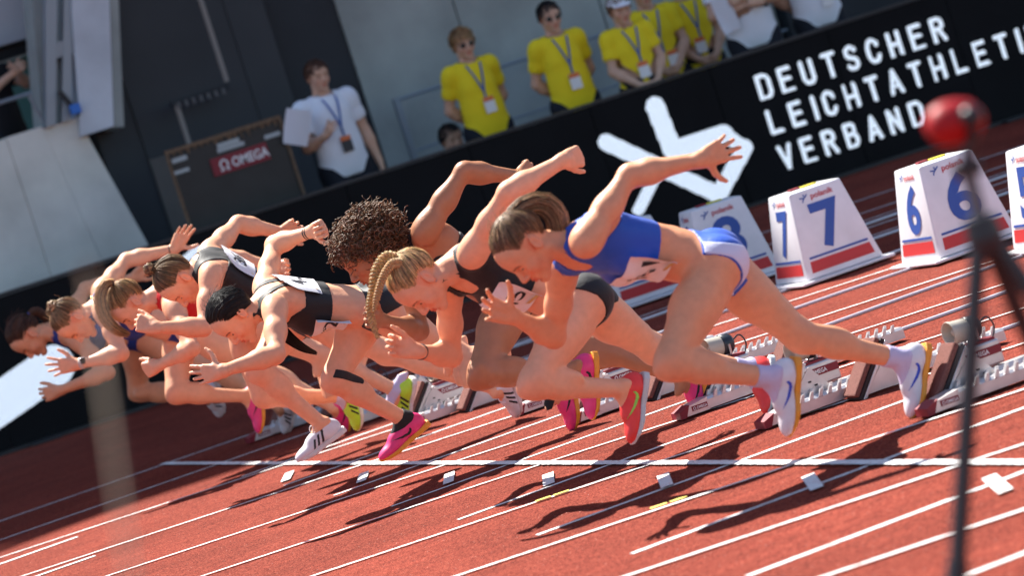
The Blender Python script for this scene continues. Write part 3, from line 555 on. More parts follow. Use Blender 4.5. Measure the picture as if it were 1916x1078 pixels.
def eval_pts(groups, P):
    D = np.full(len(P), BIG); 
    for g in groups:
        G = np.full(len(P), BIG)
        for p, k, sg in g['p']:
            d = d_prim(p, P[:, 0], P[:, 1], P[:, 2]); G = smin(G, d, k) if sg > 0 else -smin(-G, d, k)
        D = smin(D, G, g['k'])
    return D
C = lambda a, b, ra, rb: ('c', np.asarray(a, float), np.asarray(b, float), ra, rb)
def El(c, f, u, l, r): return ('e', np.asarray(c, float), np.stack([f, u, l], 0), np.asarray(r, float))
def perp(v, d): return nrm(v-d*(v@d))
class Body:
    """joint positions -> groups of primitives. J: pel neck shL elL wrL ... hipL kneeL ankL ... head centre + axes"""
    def __init__(s, J, g=1.0, hs=1.0, chest=1.0, male=False, foot_inside=True, hands=None, arch=0.):
        s.J = {k: np.asarray(v, float) for k, v in J.items()}; J = s.J; s.g = g; s.hs = hs
        s.spn = nrm(J['neck']-J['pel']); s.len = np.linalg.norm(J['neck']-J['pel'])
        s.lh = perp(J['hipL']-J['hipR'], s.spn); s.ls = perp(J['shL']-J['shR'], s.spn)
        s.l = nrm(s.lh+s.ls); s.f = np.cross(s.l, s.spn); s.fh = np.cross(s.lh, s.spn); s.fs = np.cross(s.ls, s.spn)
        P = lambda t, fo=0., lo=0.: J['pel']+s.spn*(s.len*t)+s.f*(fo-arch*4*t*max(0., 1-t))+s.l*lo
        s.P = P; b = -1
        wd = 1.10 if male else 1.0
        T = [(El(P(.0, .0), s.fh, s.spn, s.lh, (.090*g, .118*g, .146*g)), .04, 1), (El(P(.18, .008), s.f, s.spn, s.l, (.088*g, .13*g, .128*g)), .04, 1),
             (El(P(.38, -.002), s.f, s.spn, s.l, (.082*g, .13*g, .112*g*wd)), .05, 1), (El(P(.66, -.006), s.fs, s.spn, s.ls, (.098*g*wd, .165*g, .132*g*wd)), .05, 1),
             (El(P(.86, -.012), s.fs, s.spn, s.ls, (.080*g, .085*g, .125*g*wd)), .04, 1)]
        for sd, S in ((1, 'L'), (-1, 'R')):
            sh = J['sh'+S]; c = P(.60, .052*g, 0)+s.ls*sd*.058*g
            if not male: T.append((El(c+s.fs*.008, s.fs, s.spn, s.ls, (.05*g*chest, .058*g, .056*g)), .03, 1))
            else: T.append((El(P(.72, .05*g)+s.ls*sd*.06*g, s.fs, s.spn, s.ls, (.05*g, .07*g, .075*g)), .03, 1))
            T.append((C(P(.92, -.01)+s.ls*sd*.04*g, sh*.86+P(.9)*.14, .046*g, .048*g), .04, 1))
            T.append((C(P(.80, -.045)+s.ls*sd*.085*g, P(.42, -.02)+s.ls*sd*.075*g, .052*g, .036*g), .025, 1))   # lats
            T.append((El(P(.80, -.066)+s.ls*sd*.078*g, s.fs, s.spn, s.ls, (.030*g, .075*g, .042*g)), .018, 1))   # shoulder blade
            T.append((C(P(.30, -.055)+s.l*sd*.028, P(.80, -.068)+s.l*sd*.03, .027*g, .031*g), .018, 1))            # erectors
        s.torso = T
        s.legs = {}; s.arms = {}; s.frames = {}
        for sd, S in ((1, 'L'), (-1, 'R')):
            h, k, a = J['hip'+S], J['knee'+S], J['ank'+S]; th = nrm(k-h); si = nrm(a-k); ben = np.linalg.norm(np.cross(th, si))
            tf = -perp(si, th) if ben > .12 else perp(s.f, th); cb = perp(h-k, si) if ben > .12 else -perp(s.f, si); lt = np.linalg.norm(k-h); ls_ = np.linalg.norm(a-k)
            L = [(El(h-s.fh*.030*g-s.spn*.006+s.lh*sd*.006, s.fh, s.spn, s.lh, (.082*g, .092*g, .080*g)), .035, 1),
                 (C(h, h+th*lt*.45+tf*.008, .088*g, .079*g), .04, 1), (C(h+th*lt*.40+tf*.010, k-th*.03, .078*g, .052*g), .03, 1),
                 (C(h+th*lt*.22-tf*.028, h+th*lt*.75-tf*.018, .062*g, .044*g), .020, 1), (C(h+th*lt*.45+tf*.020+s.lh*sd*.015, h+th*lt*.86+tf*.012+s.lh*sd*.012, .052*g, .036*g), .018, 1),
                 (C(k-th*.022-nrm(tf-cb)*.004, k+si*.022-nrm(tf-cb)*.004, .051*g, .048*g), .035, 1), (El(k+nrm(tf-cb)*.016, nrm(tf-cb), perp(si-th*0, nrm(tf-cb)), s.lh, (.034*g, .036*g, .030*g)), .030, 1),
                 (C(k+si*.02, k+si*ls_*.34+cb*.006, .047*g, .048*g), .03, 1), (C(k+si*ls_*.30, a, .046*g, .0315*g), .03, 1),
                 (El(k+si*ls_*.27+cb*.022+s.lh*sd*.010, cb, si, s.lh, (.038*g, .098*g, .033*g)), .018, 1), (El(k+si*ls_*.25+cb*.020-s.lh*sd*.014, cb, si, s.lh, (.038*g, .105*g, .031*g)), .018, 1),
                 (C(a-si*.10+cb*.014, a+cb*.018, .017*g, .013*g), .012, 1), (El(a+s.lh*.0, s.lh, si, cb, (.037*g, .028, .034*g)), .02, 1)]
            s.legs[S] = L; s.frames['leg'+S] = (th, si, tf, cb, lt, ls_)
            if foot_inside and ('toe'+S) in J: L.append((C(a, a+nrm(J['toe'+S]-a)*.08, .030, .022), .02, 1))
            sh, e, w_ = J['sh'+S], J['el'+S], J['wr'+S]; ua = nrm(e-sh); fa = nrm(w_-e); lu = np.linalg.norm(e-sh); lf = np.linalg.norm(w_-e)
            bend = np.linalg.norm(np.cross(ua, fa)); bi = perp(fa, ua) if bend > .1 else perp(s.f, ua)    # biceps side
            og = 1.08 if male else 1.0
            s.arms[S] = [(El(sh+ua*.02+s.ls*sd*.002, ua, bi, np.cross(ua, bi), (.074*g, .054*g*og, .052*g*og)), .022, 1), (C(sh, sh+ua*lu*.5, .046*g*og, .0435*g*og), .03, 1), (C(sh+ua*lu*.5, e, .043*g*og, .0345*g), .03, 1),
                 (El(sh+ua*lu*.55+bi*.014, ua, bi, np.cross(ua, bi), (.072*g, .033*g*og, .033*g)), .014, 1), (El(sh+ua*lu*.48-bi*.014, ua, bi, np.cross(ua, bi), (.082*g, .033*g*og, .034*g)), .014, 1),
                 (C(e-ua*.005, e+fa*.01, .0345*g, .035*g), .02, 1), (C(e+fa*.01, e+fa*lf*.28, .035*g, .040*g), .025, 1), (C(e+fa*lf*.28, w_, .039*g, .0245*g), .03, 1),
                 (El(e+fa*lf*.24-perp(-ua, fa)*-.008, fa, perp(-ua, fa), np.cross(fa, perp(-ua, fa)), (.08*g, .041*g, .034*g)), .014, 1), (C(e-ua*.0, e-bi*.014-ua*.002, .020*g, .016*g), .010, 1)]
            s.frames['arm'+S] = (ua, fa, bi, lu, lf)
        s.hands = {}
        for S in 'LR':
            if hands and S in hands: s.hands[S] = s.hand(S, **hands[S])
        s.hf, s.hu = nrm(J['hf']), None
        s.hf = nrm(J['hf']); hl = J.get('hl'); s.hl = perp(hl if hl is not None else np.cross(A(0, 0, 1), s.hf), s.hf); s.hu = np.cross(s.hf, s.hl); s.hc = J['head']
        s.head = s.make_head()
        nb = s.hc-s.hf*.030*hs-s.hu*.070*hs
        s.neck = [(C(P(.95, -.012), nb, .056*g*(1.1 if male else 1), .051*hs*(1.1 if male else 1)), .03, 1), (C(P(.93, .03)+s.ls*.03, s.hc-s.hf*.015*hs-s.hu*.055*hs+s.hl*.045*hs, .022, .022), .02, 1), (C(P(.93, .03)-s.ls*.03, s.hc-s.hf*.015*hs-s.hu*.055*hs-s.hl*.045*hs, .022, .022), .02, 1)]
    def H(s, f, u, l=0.): return s.hc+(s.hf*f+s.hu*u+s.hl*l)*s.hs
    def make_head(s):
        H, f, u, l, k = s.H, s.hf, s.hu, s.hl, s.hs; E = lambda a, b, c, r: El(H(a, b, c), f, u, l, np.array(r)*k)
        cc = lambda a, b, ra, rb: C(H(*a), H(*b), ra*k, rb*k)
        G = [(E(-.010, .030, 0, (.097, .086, .074)), .02, 1), (E(.030, -.020, 0, (.062, .085, .060)), .03, 1), (E(.050, .040, 0, (.040, .050, .058)), .03, 1)]
        for sd in (1, -1):
            G += [(cc((-.004, -.050, sd*.050), (.064, -.092, sd*.014), .017, .015), .02, 1), (E(.058, -.028, sd*.040, (.026, .028, .022)), .02, 1),
                  (cc((.080, .018, sd*.010), (.066, .017, sd*.044), .011, .010), .015, 1)]
        G += [(E(.074, -.098, 0, (.019, .017, .021)), .02, 1), (E(.074, -.062, 0, (.020, .026, .026)), .02, 1)]
        for sd in (1, -1): G += [(E(.089, -.004, sd*.033, (.014, .013, .018)), .014, -1)]
        for sd in (1, -1): G += [(E(.073, -.005, sd*.032, (.0145, .0125, .0165)), .005, 1)]
        G += [(cc((.087, .006, 0), (.110, -.030, 0), .0085, .0105), .010, 1), (E(.108, -.035, 0, (.011, .009, .011)), .008, 1)]
        for sd in (1, -1): G += [(E(.099, -.039, sd*.012, (.010, .008, .007)), .006, 1), (cc((.094, -.0625, sd*.001), (.083, -.0655, sd*.022), .0068, .004), .006, 1), (cc((.092, -.0735, sd*.001), (.082, -.070, sd*.019), .0078, .0045), .006, 1)]
        G += [(E(.098, -.0665, 0, (.010, .0018, .020)), .004, -1), (E(.088, -.083, 0, (.008, .004, .016)), .010, -1)]
        for sd in (1, -1):
            eu = nrm(u*.96-f*.28); ef = np.cross(eu, l); el = nrm(l*sd+f*-.35)
            G += [(El(H(-.014, -.004, sd*.079), ef, eu, el, np.array((.0185, .032, .0085))*k), .008, 1), (El(H(-.008, -.002, sd*.090), ef, eu, el, np.array((.0105, .022, .0065))*k), .005, -1), (El(H(.004, -.010, sd*.080), f, u, l, np.array((.005, .008, .005))*k), .005, 1)]
        return G
    def hand(s, S, kn, pn, curl=(10, 12, 8), spread=6, thumb=.8, sc=.98):
        w_ = s.J['wr'+S]; d = nrm(np.asarray(kn)-w_); pn = perp(np.asarray(pn, float), d); ts = np.cross(d, pn)*(-1 if S == 'L' else 1)
        G = []; K = []; ox = (.031, .0105, -.0105, -.030); fl = (.074, .083, .077, .060); rr = (.0084, .0087, .0083, .0073)
        for i in range(4):
            kb = w_+(d*(.088-(.004 if i == 0 else .0 if i == 1 else .004 if i == 2 else .012))+ts*ox[i]-pn*.004)*sc; K.append(kb)
            G.append((C(w_+ts*ox[i]*.45*sc, kb, .0165*sc, .0125*sc), .014, 1))
            ang = 0; p = kb; sa = R_((1.5-i)*spread); base = nrm(d*math.cos(sa)+ts*math.sin(sa))
            for j, (frac, c) in enumerate(zip((.46, .30, .24), curl)):
                ang += R_(c+(i-1.5)*2); q = p+(base*math.cos(ang)+pn*math.sin(ang))*fl[i]*frac*sc
                G.append((C(p, q, rr[i]*(1-.06*j)*sc, rr[i]*(1-.06*j-.06)*sc), .004 if j else .006, 1)); p = q
        G.append((El(w_+(d*.045+pn*.006+ts*.016)*sc, d, ts, pn, (.034*sc, .018*sc, .015*sc)), .012, 1)); G.append((El(w_+(d*.045+pn*.005-ts*.02)*sc, d, ts, pn, (.034*sc, .015*sc, .012*sc)), .012, 1))
        tb = w_+(d*.028+ts*.026+pn*.004)*sc; t1 = tb+nrm(d*(1.15-thumb)+ts*thumb+pn*.25)*.042*sc; t2 = t1+nrm(d*(1.35-thumb)+ts*thumb*.75+pn*.15)*.030*sc; t3 = t2+nrm(d*(1.5-thumb)+ts*thumb*.6+pn*.1)*.022*sc
        G += [(C(w_+d*.008+ts*.01, tb, .017*sc, .015*sc), .012, 1), (C(tb, t1, .0145*sc, .0112*sc), .008, 1), (C(t1, t2, .0108*sc, .0098*sc), .005, 1), (C(t2, t3, .0098*sc, .0078*sc), .005, 1)]
        G.append((C(w_-d*.02, w_+d*.02, .024, .019), .015, 1))
        return dict(p=G, c=w_+d*.085*sc, d=d, pn=pn, ts=ts)
    def groups(s):
        g = [dict(p=s.torso, k=.03)]
        for S in 'LR': g.append(dict(p=s.legs[S], k=.028))
        g.append(dict(p=s.neck, k=.03))
        for S in 'LR':
            g.append(dict(p=s.arms[S], k=.026))
        g.append(dict(p=s.head, k=.018))
        for S in s.hands: g.append(dict(p=s.hands[S]['p'], k=.010))
        return g
    def mesh(s, h=.0065, hh=.0026, hd=.0030):
        gr = s.groups(); bx = [p_box(p, .03) for g in gr for p, k, sg in g['p']]; lo = np.min([b[0] for b in bx], 0); hi = np.max([b[1] for b in bx], 0)
        G = Grid(lo, hi, h); V, Q = nets(G.field(gr), G); V = relax(V, Q, 2)
        regs = [(s.hc, .150*s.hs, hh)]+[(s.hands[S]['c'], .118, hd) for S in s.hands]
        m = np.ones(len(V), bool); parts = []
        for c, r, q in regs:
            m &= np.linalg.norm(V-c, axis=1) > r-.010
            G2 = Grid(c-r-.01, c+r+.01, q); v2, q2 = nets(G2.field(gr), G2)
            if len(v2): v2 = relax(v2, q2, 2); parts.append(keep(v2, q2, np.linalg.norm(v2-c, axis=1) < r))
        V, Q = keep(V, Q, m); parts.insert(0, (V, Q)); n = 0; VV = []; QQ = []
        for v, q in parts: VV.append(v); QQ.append(q+n); n += len(v)
        return np.vstack(VV), np.vstack(QQ)
    def loc(s, V):
        q = (V-s.hc)/s.hs; return q@s.hf, q@s.hu, q@s.hl
    def paint(s, V, brow=(.30, .20, .14), tone=1.0):
        """natural colouring of a face: lips, brows, lash line, ears, nails stay with the skin"""
        col = np.ones((len(V), 3)); f, u, l = s.loc(V); al = np.abs(l); hd = (np.abs(f) < .13) & (np.abs(u) < .13) & (al < .10)
        def mix(m, c, a=1.): col[m] = col[m]*(1-a)+np.asarray(c)*a
        mix(hd & (f > .080) & (al < .021) & (u < -.055) & (u > -.080), (.86, .50, .50), .85)
        bu = .0185+.10*(al-.03)*((al < .036)*1.)-.30*(al-.036)*((al >= .036)*1.)
        mix(hd & (f > .045) & (al > .013) & (al < .052) & (np.abs(u-bu) < .0042), brow, .92)
        mix(hd & (f > .055) & (al > .0195) & (al < .0445) & (np.abs(u+.0045-.05*(al-.03)) < .0030), (.08, .05, .045), .92)
        mix(hd & (f > .055) & (al > .023) & (al < .041) & (u < -.007) & (u > -.0105) & (f > .066), (.9, .85, .85), .35)
        mix(hd & (al > .066) & (f > -.04) & (f < .02) & (np.abs(u) < .035), (1.0, .70, .64), .5)
        mix(hd & (f > .095) & (al < .02) & (u < -.02) & (u > -.046), (1.0, .82, .80), .5)
        ck = hd & (f > .03); w_ = np.exp(-(((al-.045)/.022)**2+((u+.035)/.025)**2))*ck; col *= 1-w_[:, None]*np.array([0, .16, .16])
        for S in s.hands:
            h = s.hands[S]; q = V-h['c']; 
            tp = ((q@h['d'] > .045)) & (np.linalg.norm(q, axis=1) < .12); mix(tp, (1.0, .86, .82), .4)
        for S in 'LR':
            e = s.J['el'+S]; w_ = np.exp(-(np.linalg.norm(V-e, axis=1)/.035)**2); col *= 1-w_[:, None]*np.array([0, .10, .10])
            e = s.J['knee'+S]; w_ = np.exp(-(np.linalg.norm(V-e, axis=1)/.06)**2); col *= 1-w_[:, None]*np.array([.02, .09, .09])
        return col
    def cloth(s, region, off, h=.005, which='torso', pad=.02, extra=None):
        """garment: the body's own surface moved out by off, cut by a region function (negative inside)"""
        gr = s.groups(); sel = dict(torso=[gr[0], gr[1], gr[2]], top=[gr[0]], full=[gr[0], gr[1], gr[2], gr[3], gr[4], gr[5]], neck=[gr[0], gr[3]], legs=[gr[1], gr[2]], tee=[gr[0], gr[4], gr[5], gr[1], gr[2]], armL=[gr[4]], armR=[gr[5]], legL=[gr[1]], legR=[gr[2]])[which]
        sel = sel+(extra or [])
        bx = [p_box(p, .03) for g in sel for p, k, sg in g['p']]; G = Grid(np.min([b[0] for b in bx], 0), np.max([b[1] for b in bx], 0), h)
        D = G.field(sel)-off; X, Y, Z = np.broadcast_arrays(*[a for a in G.xyz((slice(None),)*3)])
        near = np.abs(D) < max(.014, 2.2*h); P = np.stack([X[near], Y[near], Z[near]], 1); r = region(P)
        D0 = D.copy(); D[near] = np.maximum(D[near], r); D[~near] = np.abs(D[~near])
        V, Q = nets(D, G)
        if len(V):
            V = relax(V, Q, 2); i = np.clip(((V-G.lo)/G.h).round().astype(int), 0, np.array(D.shape)-1); V, Q = keep(V, Q, D0[i[:, 0], i[:, 1], i[:, 2]] > -.0045-.7*h)   # drop the hidden inner side
        return V, Q
    def tl(s, P_):
        q = P_-s.J['pel']; return q@s.spn/s.len, q@s.f, q@s.l
def foot_frame(ank, toe, knee):
    w_ = nrm(toe-ank); lat = perp(A(0, 1, 0), w_); dl = math.atan2(.062, .185); cand = []
    for sg in (1, -1):
        n0 = np.cross(w_, lat)*sg; f = w_*math.cos(dl)+n0*math.sin(dl); n = n0*math.cos(dl)-w_*math.sin(dl); cand.append((n@(knee-ank), f, n))
    _, f, n = max(cand, key=lambda c: c[0]); return f, n, np.cross(n, f)
def poly_sd(P2, poly):
    """signed distance to a polygon (negative inside)"""
    poly = np.asarray(poly, float); d = np.full(len(P2), 9.); ins = np.zeros(len(P2), bool); n = len(poly)
    for i in range(n):
        a, b = poly[i], poly[(i+1) % n]; e = b-a; t = np.clip(((P2-a)@e)/(e@e+1e-12), 0, 1); d = np.minimum(d, np.linalg.norm(P2-a-np.outer(t, e), axis=1))
        c = ((a[1] > P2[:, 1]) != (b[1] > P2[:, 1])); xi = (b[0]-a[0])*(P2[:, 1]-a[1])/(b[1]-a[1]+1e-12)+a[0]; ins ^= c & (P2[:, 0] < xi)
    return np.where(ins, -d, d)
SWOOSH = [(.005, .046), (.012, .033), (.028, .026), (.055, .033), (.118, .062), (.060, .046), (.032, .040), (.018, .043), (.010, .056)]
STRIPES = [[(.040+i*.026, .020), (.053+i*.026, .020), (.026+i*.026, .074-i*.008), (.013+i*.026, .074-i*.008)] for i in range(3)]
def shoe(parent, ank, toe, knee, upper, sole, mark, style, tone=None, laces=None, res=.0040):
    f, n, lt = foot_frame(ank, toe, knee); o = ank-n*.082+f*.0
    W = lambda a, b, c: o+f*a+lt*b+n*c
    E_ = lambda a, b, c, r: El(W(a, b, c), f, lt, n, r)
    up_ = [(E_(-.018, 0, .040, (.052, .036, .050)), .02, 1), (C(W(-.010, 0, .045), W(-.004, 0, .088), .036, .035), .02, 1), (C(W(.0, 0, .045), W(.09, 0, .036), .037, .034), .02, 1), (E_(.125, .002, .026, (.072, .041, .029)), .025, 1), (E_(.06, 0, .05, (.05, .030, .032)), .02, 1),
           (E_(-.004, 0, .108, (.034, .028, .030)), .006, -1)]
    g = [dict(p=up_, k=.01)]; bx = [p_box(p, .006) for p, _, q in up_ if q > 0]; G = Grid(np.min([b[0] for b in bx], 0)-.012, np.max([b[1] for b in bx], 0)+.012, res); D = G.field(g); X, Y, Z = np.broadcast_arrays(*G.xyz((slice(None),)*3))
    nz = (X-o[0])*n[0]+(Y-o[1])*n[1]+(Z-o[2])*n[2]; fx = (X-o[0])*f[0]+(Y-o[1])*f[1]+(Z-o[2])*f[2]; ly = (X-o[0])*lt[0]+(Y-o[1])*lt[1]+(Z-o[2])*lt[2]
    V, Q = nets(np.maximum(D, .010-nz).astype(np.float32), G); V = relax(V, Q, 2)
    sh = mesh_obj('shoe', V, Q, upper, parent, True)
    # sole plate: waisted outline, sprung toe
    hw = np.interp(fx, [-.075, -.05, 0, .05, .11, .16, .20], [.018, .034, .034, .029, .042, .036, .008]); cz = .004+np.clip(fx-.10, 0, 1)**2*1.6; th = np.interp(fx, [-.08, 0, .1, .2], [.013, .011, .010, .006])
    Ds = np.maximum(np.maximum(np.abs(ly)-hw-.004, np.abs(nz-cz)-th), np.abs(fx-.062)-.137); 
    V, Q = nets(Ds.astype(np.float32), G); V = relax(V, Q, 3); mesh_obj('sole', V, Q, sole, sh, True)
    polys = [SWOOSH] if style == 'swoosh' else STRIPES if style == 'stripes' else []
    if polys:
        near = np.abs(D) < .012; P2 = np.stack([fx[near], nz[near]], 1); r = np.min([poly_sd(P2, p) for p in polys], 0); Dm = np.full(D.shape, .05, np.float32); Dm[near] = np.maximum(D[near]-.0028, r)
        V, Q = nets(Dm, G); mesh_obj('swoosh' if style == 'swoosh' else 'stripes', relax(V, Q, 1), Q, mark, sh, True)
    mb = MB()
    for i in range(5):
        a = .035+i*.017; zt = .083-.011*i
        mb.tube(spline([W(a, -.020, zt-.006), W(a+.004, 0, zt+.005), W(a, .020, zt-.006)], 6), .0022, 5)
    if laces: 
        for sg in (-1, 1): mb.tube(spline([W(.032, .0, .088), W(.045, sg*.03, .105), W(.06, sg*.045, .085), W(.05, sg*.02, .08)], 10), .0022, 5)
    mb.build('laces', laces or upper, sh, True)
    return sh
def ring(name, parent, c, axis, r, tr, m, sub=None, flat=1.0):
    ax = nrm(axis); a = nrm(np.cross(ax, A(.2, .9, .3))); b = np.cross(ax, a); V = []; Fc = []; n, k = 28, 8
    for i in range(n):
        t = 2*math.pi*i/n; rad = a*math.cos(t)+b*math.sin(t)
        for j in range(k): s_ = 2*math.pi*j/k; V.append(c+rad*(r+tr*.6*math.cos(s_))+ax*tr*flat*math.sin(s_))
    Fc = [(i*k+j, ((i+1) % n)*k+j, ((i+1) % n)*k+(j+1) % k, i*k+(j+1) % k) for i in range(n) for j in range(k)]
    return mesh_obj(name, V, Fc, m, parent, True)
# ------------------------------------------------------------------ hair
def tubes_mesh(paths, radii, cols, n=5):
    """many strands -> one mesh; paths (K,M,3), radii (K,M)"""
    K, Mn, _ = paths.shape; T = np.gradient(paths, axis=1); T /= np.linalg.norm(T, axis=2, keepdims=True)+1e-12
    ref = np.array([.31, .87, .38]); a = np.cross(T, ref); a /= np.linalg.norm(a, axis=2, keepdims=True)+1e-9; b = np.cross(T, a); V = []
    for j in range(n): t = 2*math.pi*j/n; V.append(paths+radii[..., None]*(a*math.cos(t)+b*math.sin(t)))
    V = np.stack(V, 2).reshape(-1, 3); base = (np.arange(K)[:, None]*Mn+np.arange(Mn-1)[None])[..., None]*n; j = np.arange(n); j2 = (j+1) % n
    Q = np.stack([base+j, base+j2, base+n+j2, base+n+j], -1).reshape(-1, 4); return V, Q, np.repeat(cols, Mn*n, axis=0)
def strand_cols(K, base, vr=.45):
    b = np.asarray(base); x = rng.normal(0, vr, (K, 1)); y = rng.normal(0, .06, (K, 3)); return np.clip(1+x+y, .3, 2.6)*np.ones(3)
def nrm_rows(a): return a/(np.linalg.norm(a, axis=1, keepdims=True)+1e-9)
def cap_hair(B, tie, m, parent, n=420, thick=.0032, line=None, lift=.006, name='hair'):
    """hair combed from the hairline over the skull to the tie point (head-local direction)"""
    cen = np.array((-.010, .030, 0)); rad = np.array((.0985, .0880, .0760)); tie = np.asarray(tie, float); td = nrm((tie-cen)/rad)
    st = []
    for i in range(n):
        a = rng.uniform(-1, 1)                   # along the hairline: 0 forehead, +-1 nape
        s_ = 1 if rng.random() < .5 else -1; a = abs(a)
        ka = [0, .18, .35, .5, .62, .75, .88, 1]
        fx = np.interp(a, ka, [.084, .076, .046, .022, -.015, -.044, -.060, -.080]); ux = np.interp(a, ka, [.082, .074, .045, .030, .034, .002, -.045, -.062]); lx = np.interp(a, ka, [0, .034, .060, .068, .072, .072, .055, 0])
        p = np.array((fx, ux+.004, lx*s_))+rng.normal(0, .0022, 3); st.append(nrm((p-cen)/rad))
    st = np.array(st); t0 = rng.uniform(0, .75, n)*(rng.random(n) < .62); t = t0[:, None]+(1-t0)[:, None]*np.linspace(0, 1, 10)[None]
    mid = nrm_rows((st+td)*.5+np.array((-.05, 1.0, 0))*np.clip(-(st@td)-.1, 0, 1)[:, None]*1.3+np.stack([0*st[:, 0], 0*st[:, 0], st[:, 2]*.5], 1)*np.clip(-(st@td), 0, 1)[:, None])
    tt = t[..., None]; d = (1-tt)**2*st[:, None]+2*tt*(1-tt)*mid[:, None]*1.15+tt**2*td; d /= np.linalg.norm(d, axis=2, keepdims=True)
    r = 1+(.001+(lift+rng.uniform(-.002, .005, n)[:, None])*np.clip((t-t0[:, None])*3, 0, 1)+.0012*np.sin(t*9+rng.uniform(0, 6, n)[:, None]))/.085
    q = cen+d*rad*r[..., None]; P3 = B.hc+(q@np.stack([B.hf, B.hu, B.hl]))*B.hs
    rr = thick*np.interp(t, [0, .22, .8, 1], [.12, 1, 1, .7])*rng.uniform(.6, 1.25, (n, 1)); V, Q, c = tubes_mesh(P3, rr, strand_cols(n, 1), 3); c = c*np.repeat(np.interp(t, [0, .22], [1.9, 1.0]).ravel(), 3)[:, None]
    nf = 40; df = nrm_rows(rng.normal(0, .5, (nf, 3))+np.array((-.3, 1.3, 0))); tf_ = np.linspace(0, 1, 6); gd = td-df*(df@td)[:, None]+rng.normal(0, .35, (nf, 3))
    qf = cen+df[:, None]*rad*1.06+gd[:, None]*(.05*tf_)[None, :, None]+df[:, None]*(rng.uniform(.003, .013, nf)[:, None]*np.sin(tf_*2.4)[None])[..., None]
    Vf, Qf, cf = tubes_mesh(B.hc+(qf@np.stack([B.hf, B.hu, B.hl]))*B.hs, np.full((nf, 6), .0006), strand_cols(nf, 1)*1.3, 3); V, Q, c = np.vstack([V, Vf]), np.vstack([Q, Qf+len(V)]), np.vstack([c, cf])
    # skull cap underneath
    th = np.linspace(0, np.pi, 22); ph = np.linspace(0, 2*np.pi, 36, endpoint=False); vv = []; 
    for a in th:
        for b in ph: vv.append((math.cos(a), math.sin(a)*math.cos(b), math.sin(a)*math.sin(b)))
    dd = np.array(vv); R0 = np.stack([td, perp(np.array((0, 0, 1.)), td), np.cross(td, perp(np.array((0, 0, 1.)), td))]); dd = dd@R0; q2 = cen+dd*rad*1.012
    hl_f = q2[:, 0]; al = np.abs(q2[:, 2])
    lim = np.interp(hl_f, [-.12, -.06, -.046, -.032, .0, .03, .05, .085, .12], [-.075, -.05, -.005, .030, .034, .042, .060, .094, .105]); okv = q2[:, 1] > lim
    fq = np.array([(i*36+j, i*36+(j+1) % 36, (i+1)*36+(j+1) % 36, (i+1)*36+j) for i in range(21) for j in range(36)]); fq = fq[okv[fq].all(1)]
    cv = B.hc+(q2@np.stack([B.hf, B.hu, B.hl]))*B.hs
    VV = np.vstack([V, cv]); QQ = np.vstack([Q, fq+len(V)]); CC = np.vstack([c, np.full((len(cv), 3), .62)])
    return mesh_obj(name, VV, QQ, m, parent, True, col=CC)
def tail_hair(path, r0, m, parent, n=130, thick=.0030, name='ponytail', flare=1.0, wave=.0):
    """bundle of strands along a path; r0 bundle radius along it"""
    Cc = spline(path, 20); T = np.gradient(Cc, axis=0); T /= np.linalg.norm(T, axis=1)[:, None]; a = np.zeros_like(T); a[0] = nrm(np.cross(T[0], A(.3, 1, .2)))
    for i in range(1, 20): a[i] = nrm(a[i-1]-T[i]*(a[i-1]@T[i]))
    b = np.cross(T, a); R0 = np.interp(np.linspace(0, 1, 20), np.linspace(0, 1, len(r0)), r0)
    an = rng.uniform(0, 2*np.pi, n); rr = np.sqrt(rng.uniform(0, 1, n)); dr = rng.normal(0, .25, n); tt = np.linspace(0, 1, 20)
    ph = an[:, None]+dr[:, None]*tt[None]*2; rad = rr[:, None]*R0[None]*(1+rng.normal(0, .10, (n, 1)))+wave*np.sin(tt*18+an[:, None]*3)*tt
    P3 = Cc[None]+rad[..., None]*(a[None]*np.cos(ph)[..., None]+b[None]*np.sin(ph)[..., None])
    end = rng.uniform(.82, 1.0, n); ti = np.clip(tt[None]*end[:, None], 0, 1)*19; i0 = np.clip(ti.astype(int), 0, 18); fr = (ti-i0)[..., None]; P3 = np.take_along_axis(P3, i0[..., None].repeat(3, 2), 1)*(1-fr)+np.take_along_axis(P3, (i0+1)[..., None].repeat(3, 2), 1)*fr
    rs = thick*np.interp(tt, [0, .1, .8, 1], [.9, 1, .8, .2])[None]*rng.uniform(.7, 1.2, (n, 1)); V, Q, c = tubes_mesh(P3[:, ::2] if n > 100 else P3, rs[:, ::2] if n > 100 else rs, strand_cols(n, 1), 3)
    return mesh_obj(name, V, Q, m, parent, True, col=c)
def braid_hair(path, r, m, parent, name='braid', turns=9):
    Cc = spline(path, 120); T = np.gradient(Cc, axis=0); T /= np.linalg.norm(T, axis=1)[:, None]; a = np.zeros_like(T); a[0] = nrm(np.cross(T[0], A(.3, 1, .2)))
    for i in range(1, 120): a[i] = nrm(a[i-1]-T[i]*(a[i-1]@T[i]))
    b = np.cross(T, a); t = np.linspace(0, 1, 120); taper = np.interp(t, [0, .1, .8, 1], [.9, 1, .75, .4]); paths = []; rad = []
    for s_ in range(3):
        ph = 2*np.pi*(t*turns+s_/3.); cx = np.sin(ph)*r*1.0*taper; cy = np.sin(2*ph)*r*.5*taper
        for k in range(9):
            aa = 2*np.pi*k/9; q = r*.42*(0 if k == 0 else 1)*taper; paths.append(Cc+a*(cx+q*math.cos(aa))[:, None]+b*(cy+q*math.sin(aa))[:, None]); rad.append(r*.24*taper)
    P3 = np.array(paths); V, Q, c = tubes_mesh(P3, np.array(rad), strand_cols(len(P3), 1, .22), 5)
    return mesh_obj(name, V, Q, m, parent, True, col=c)
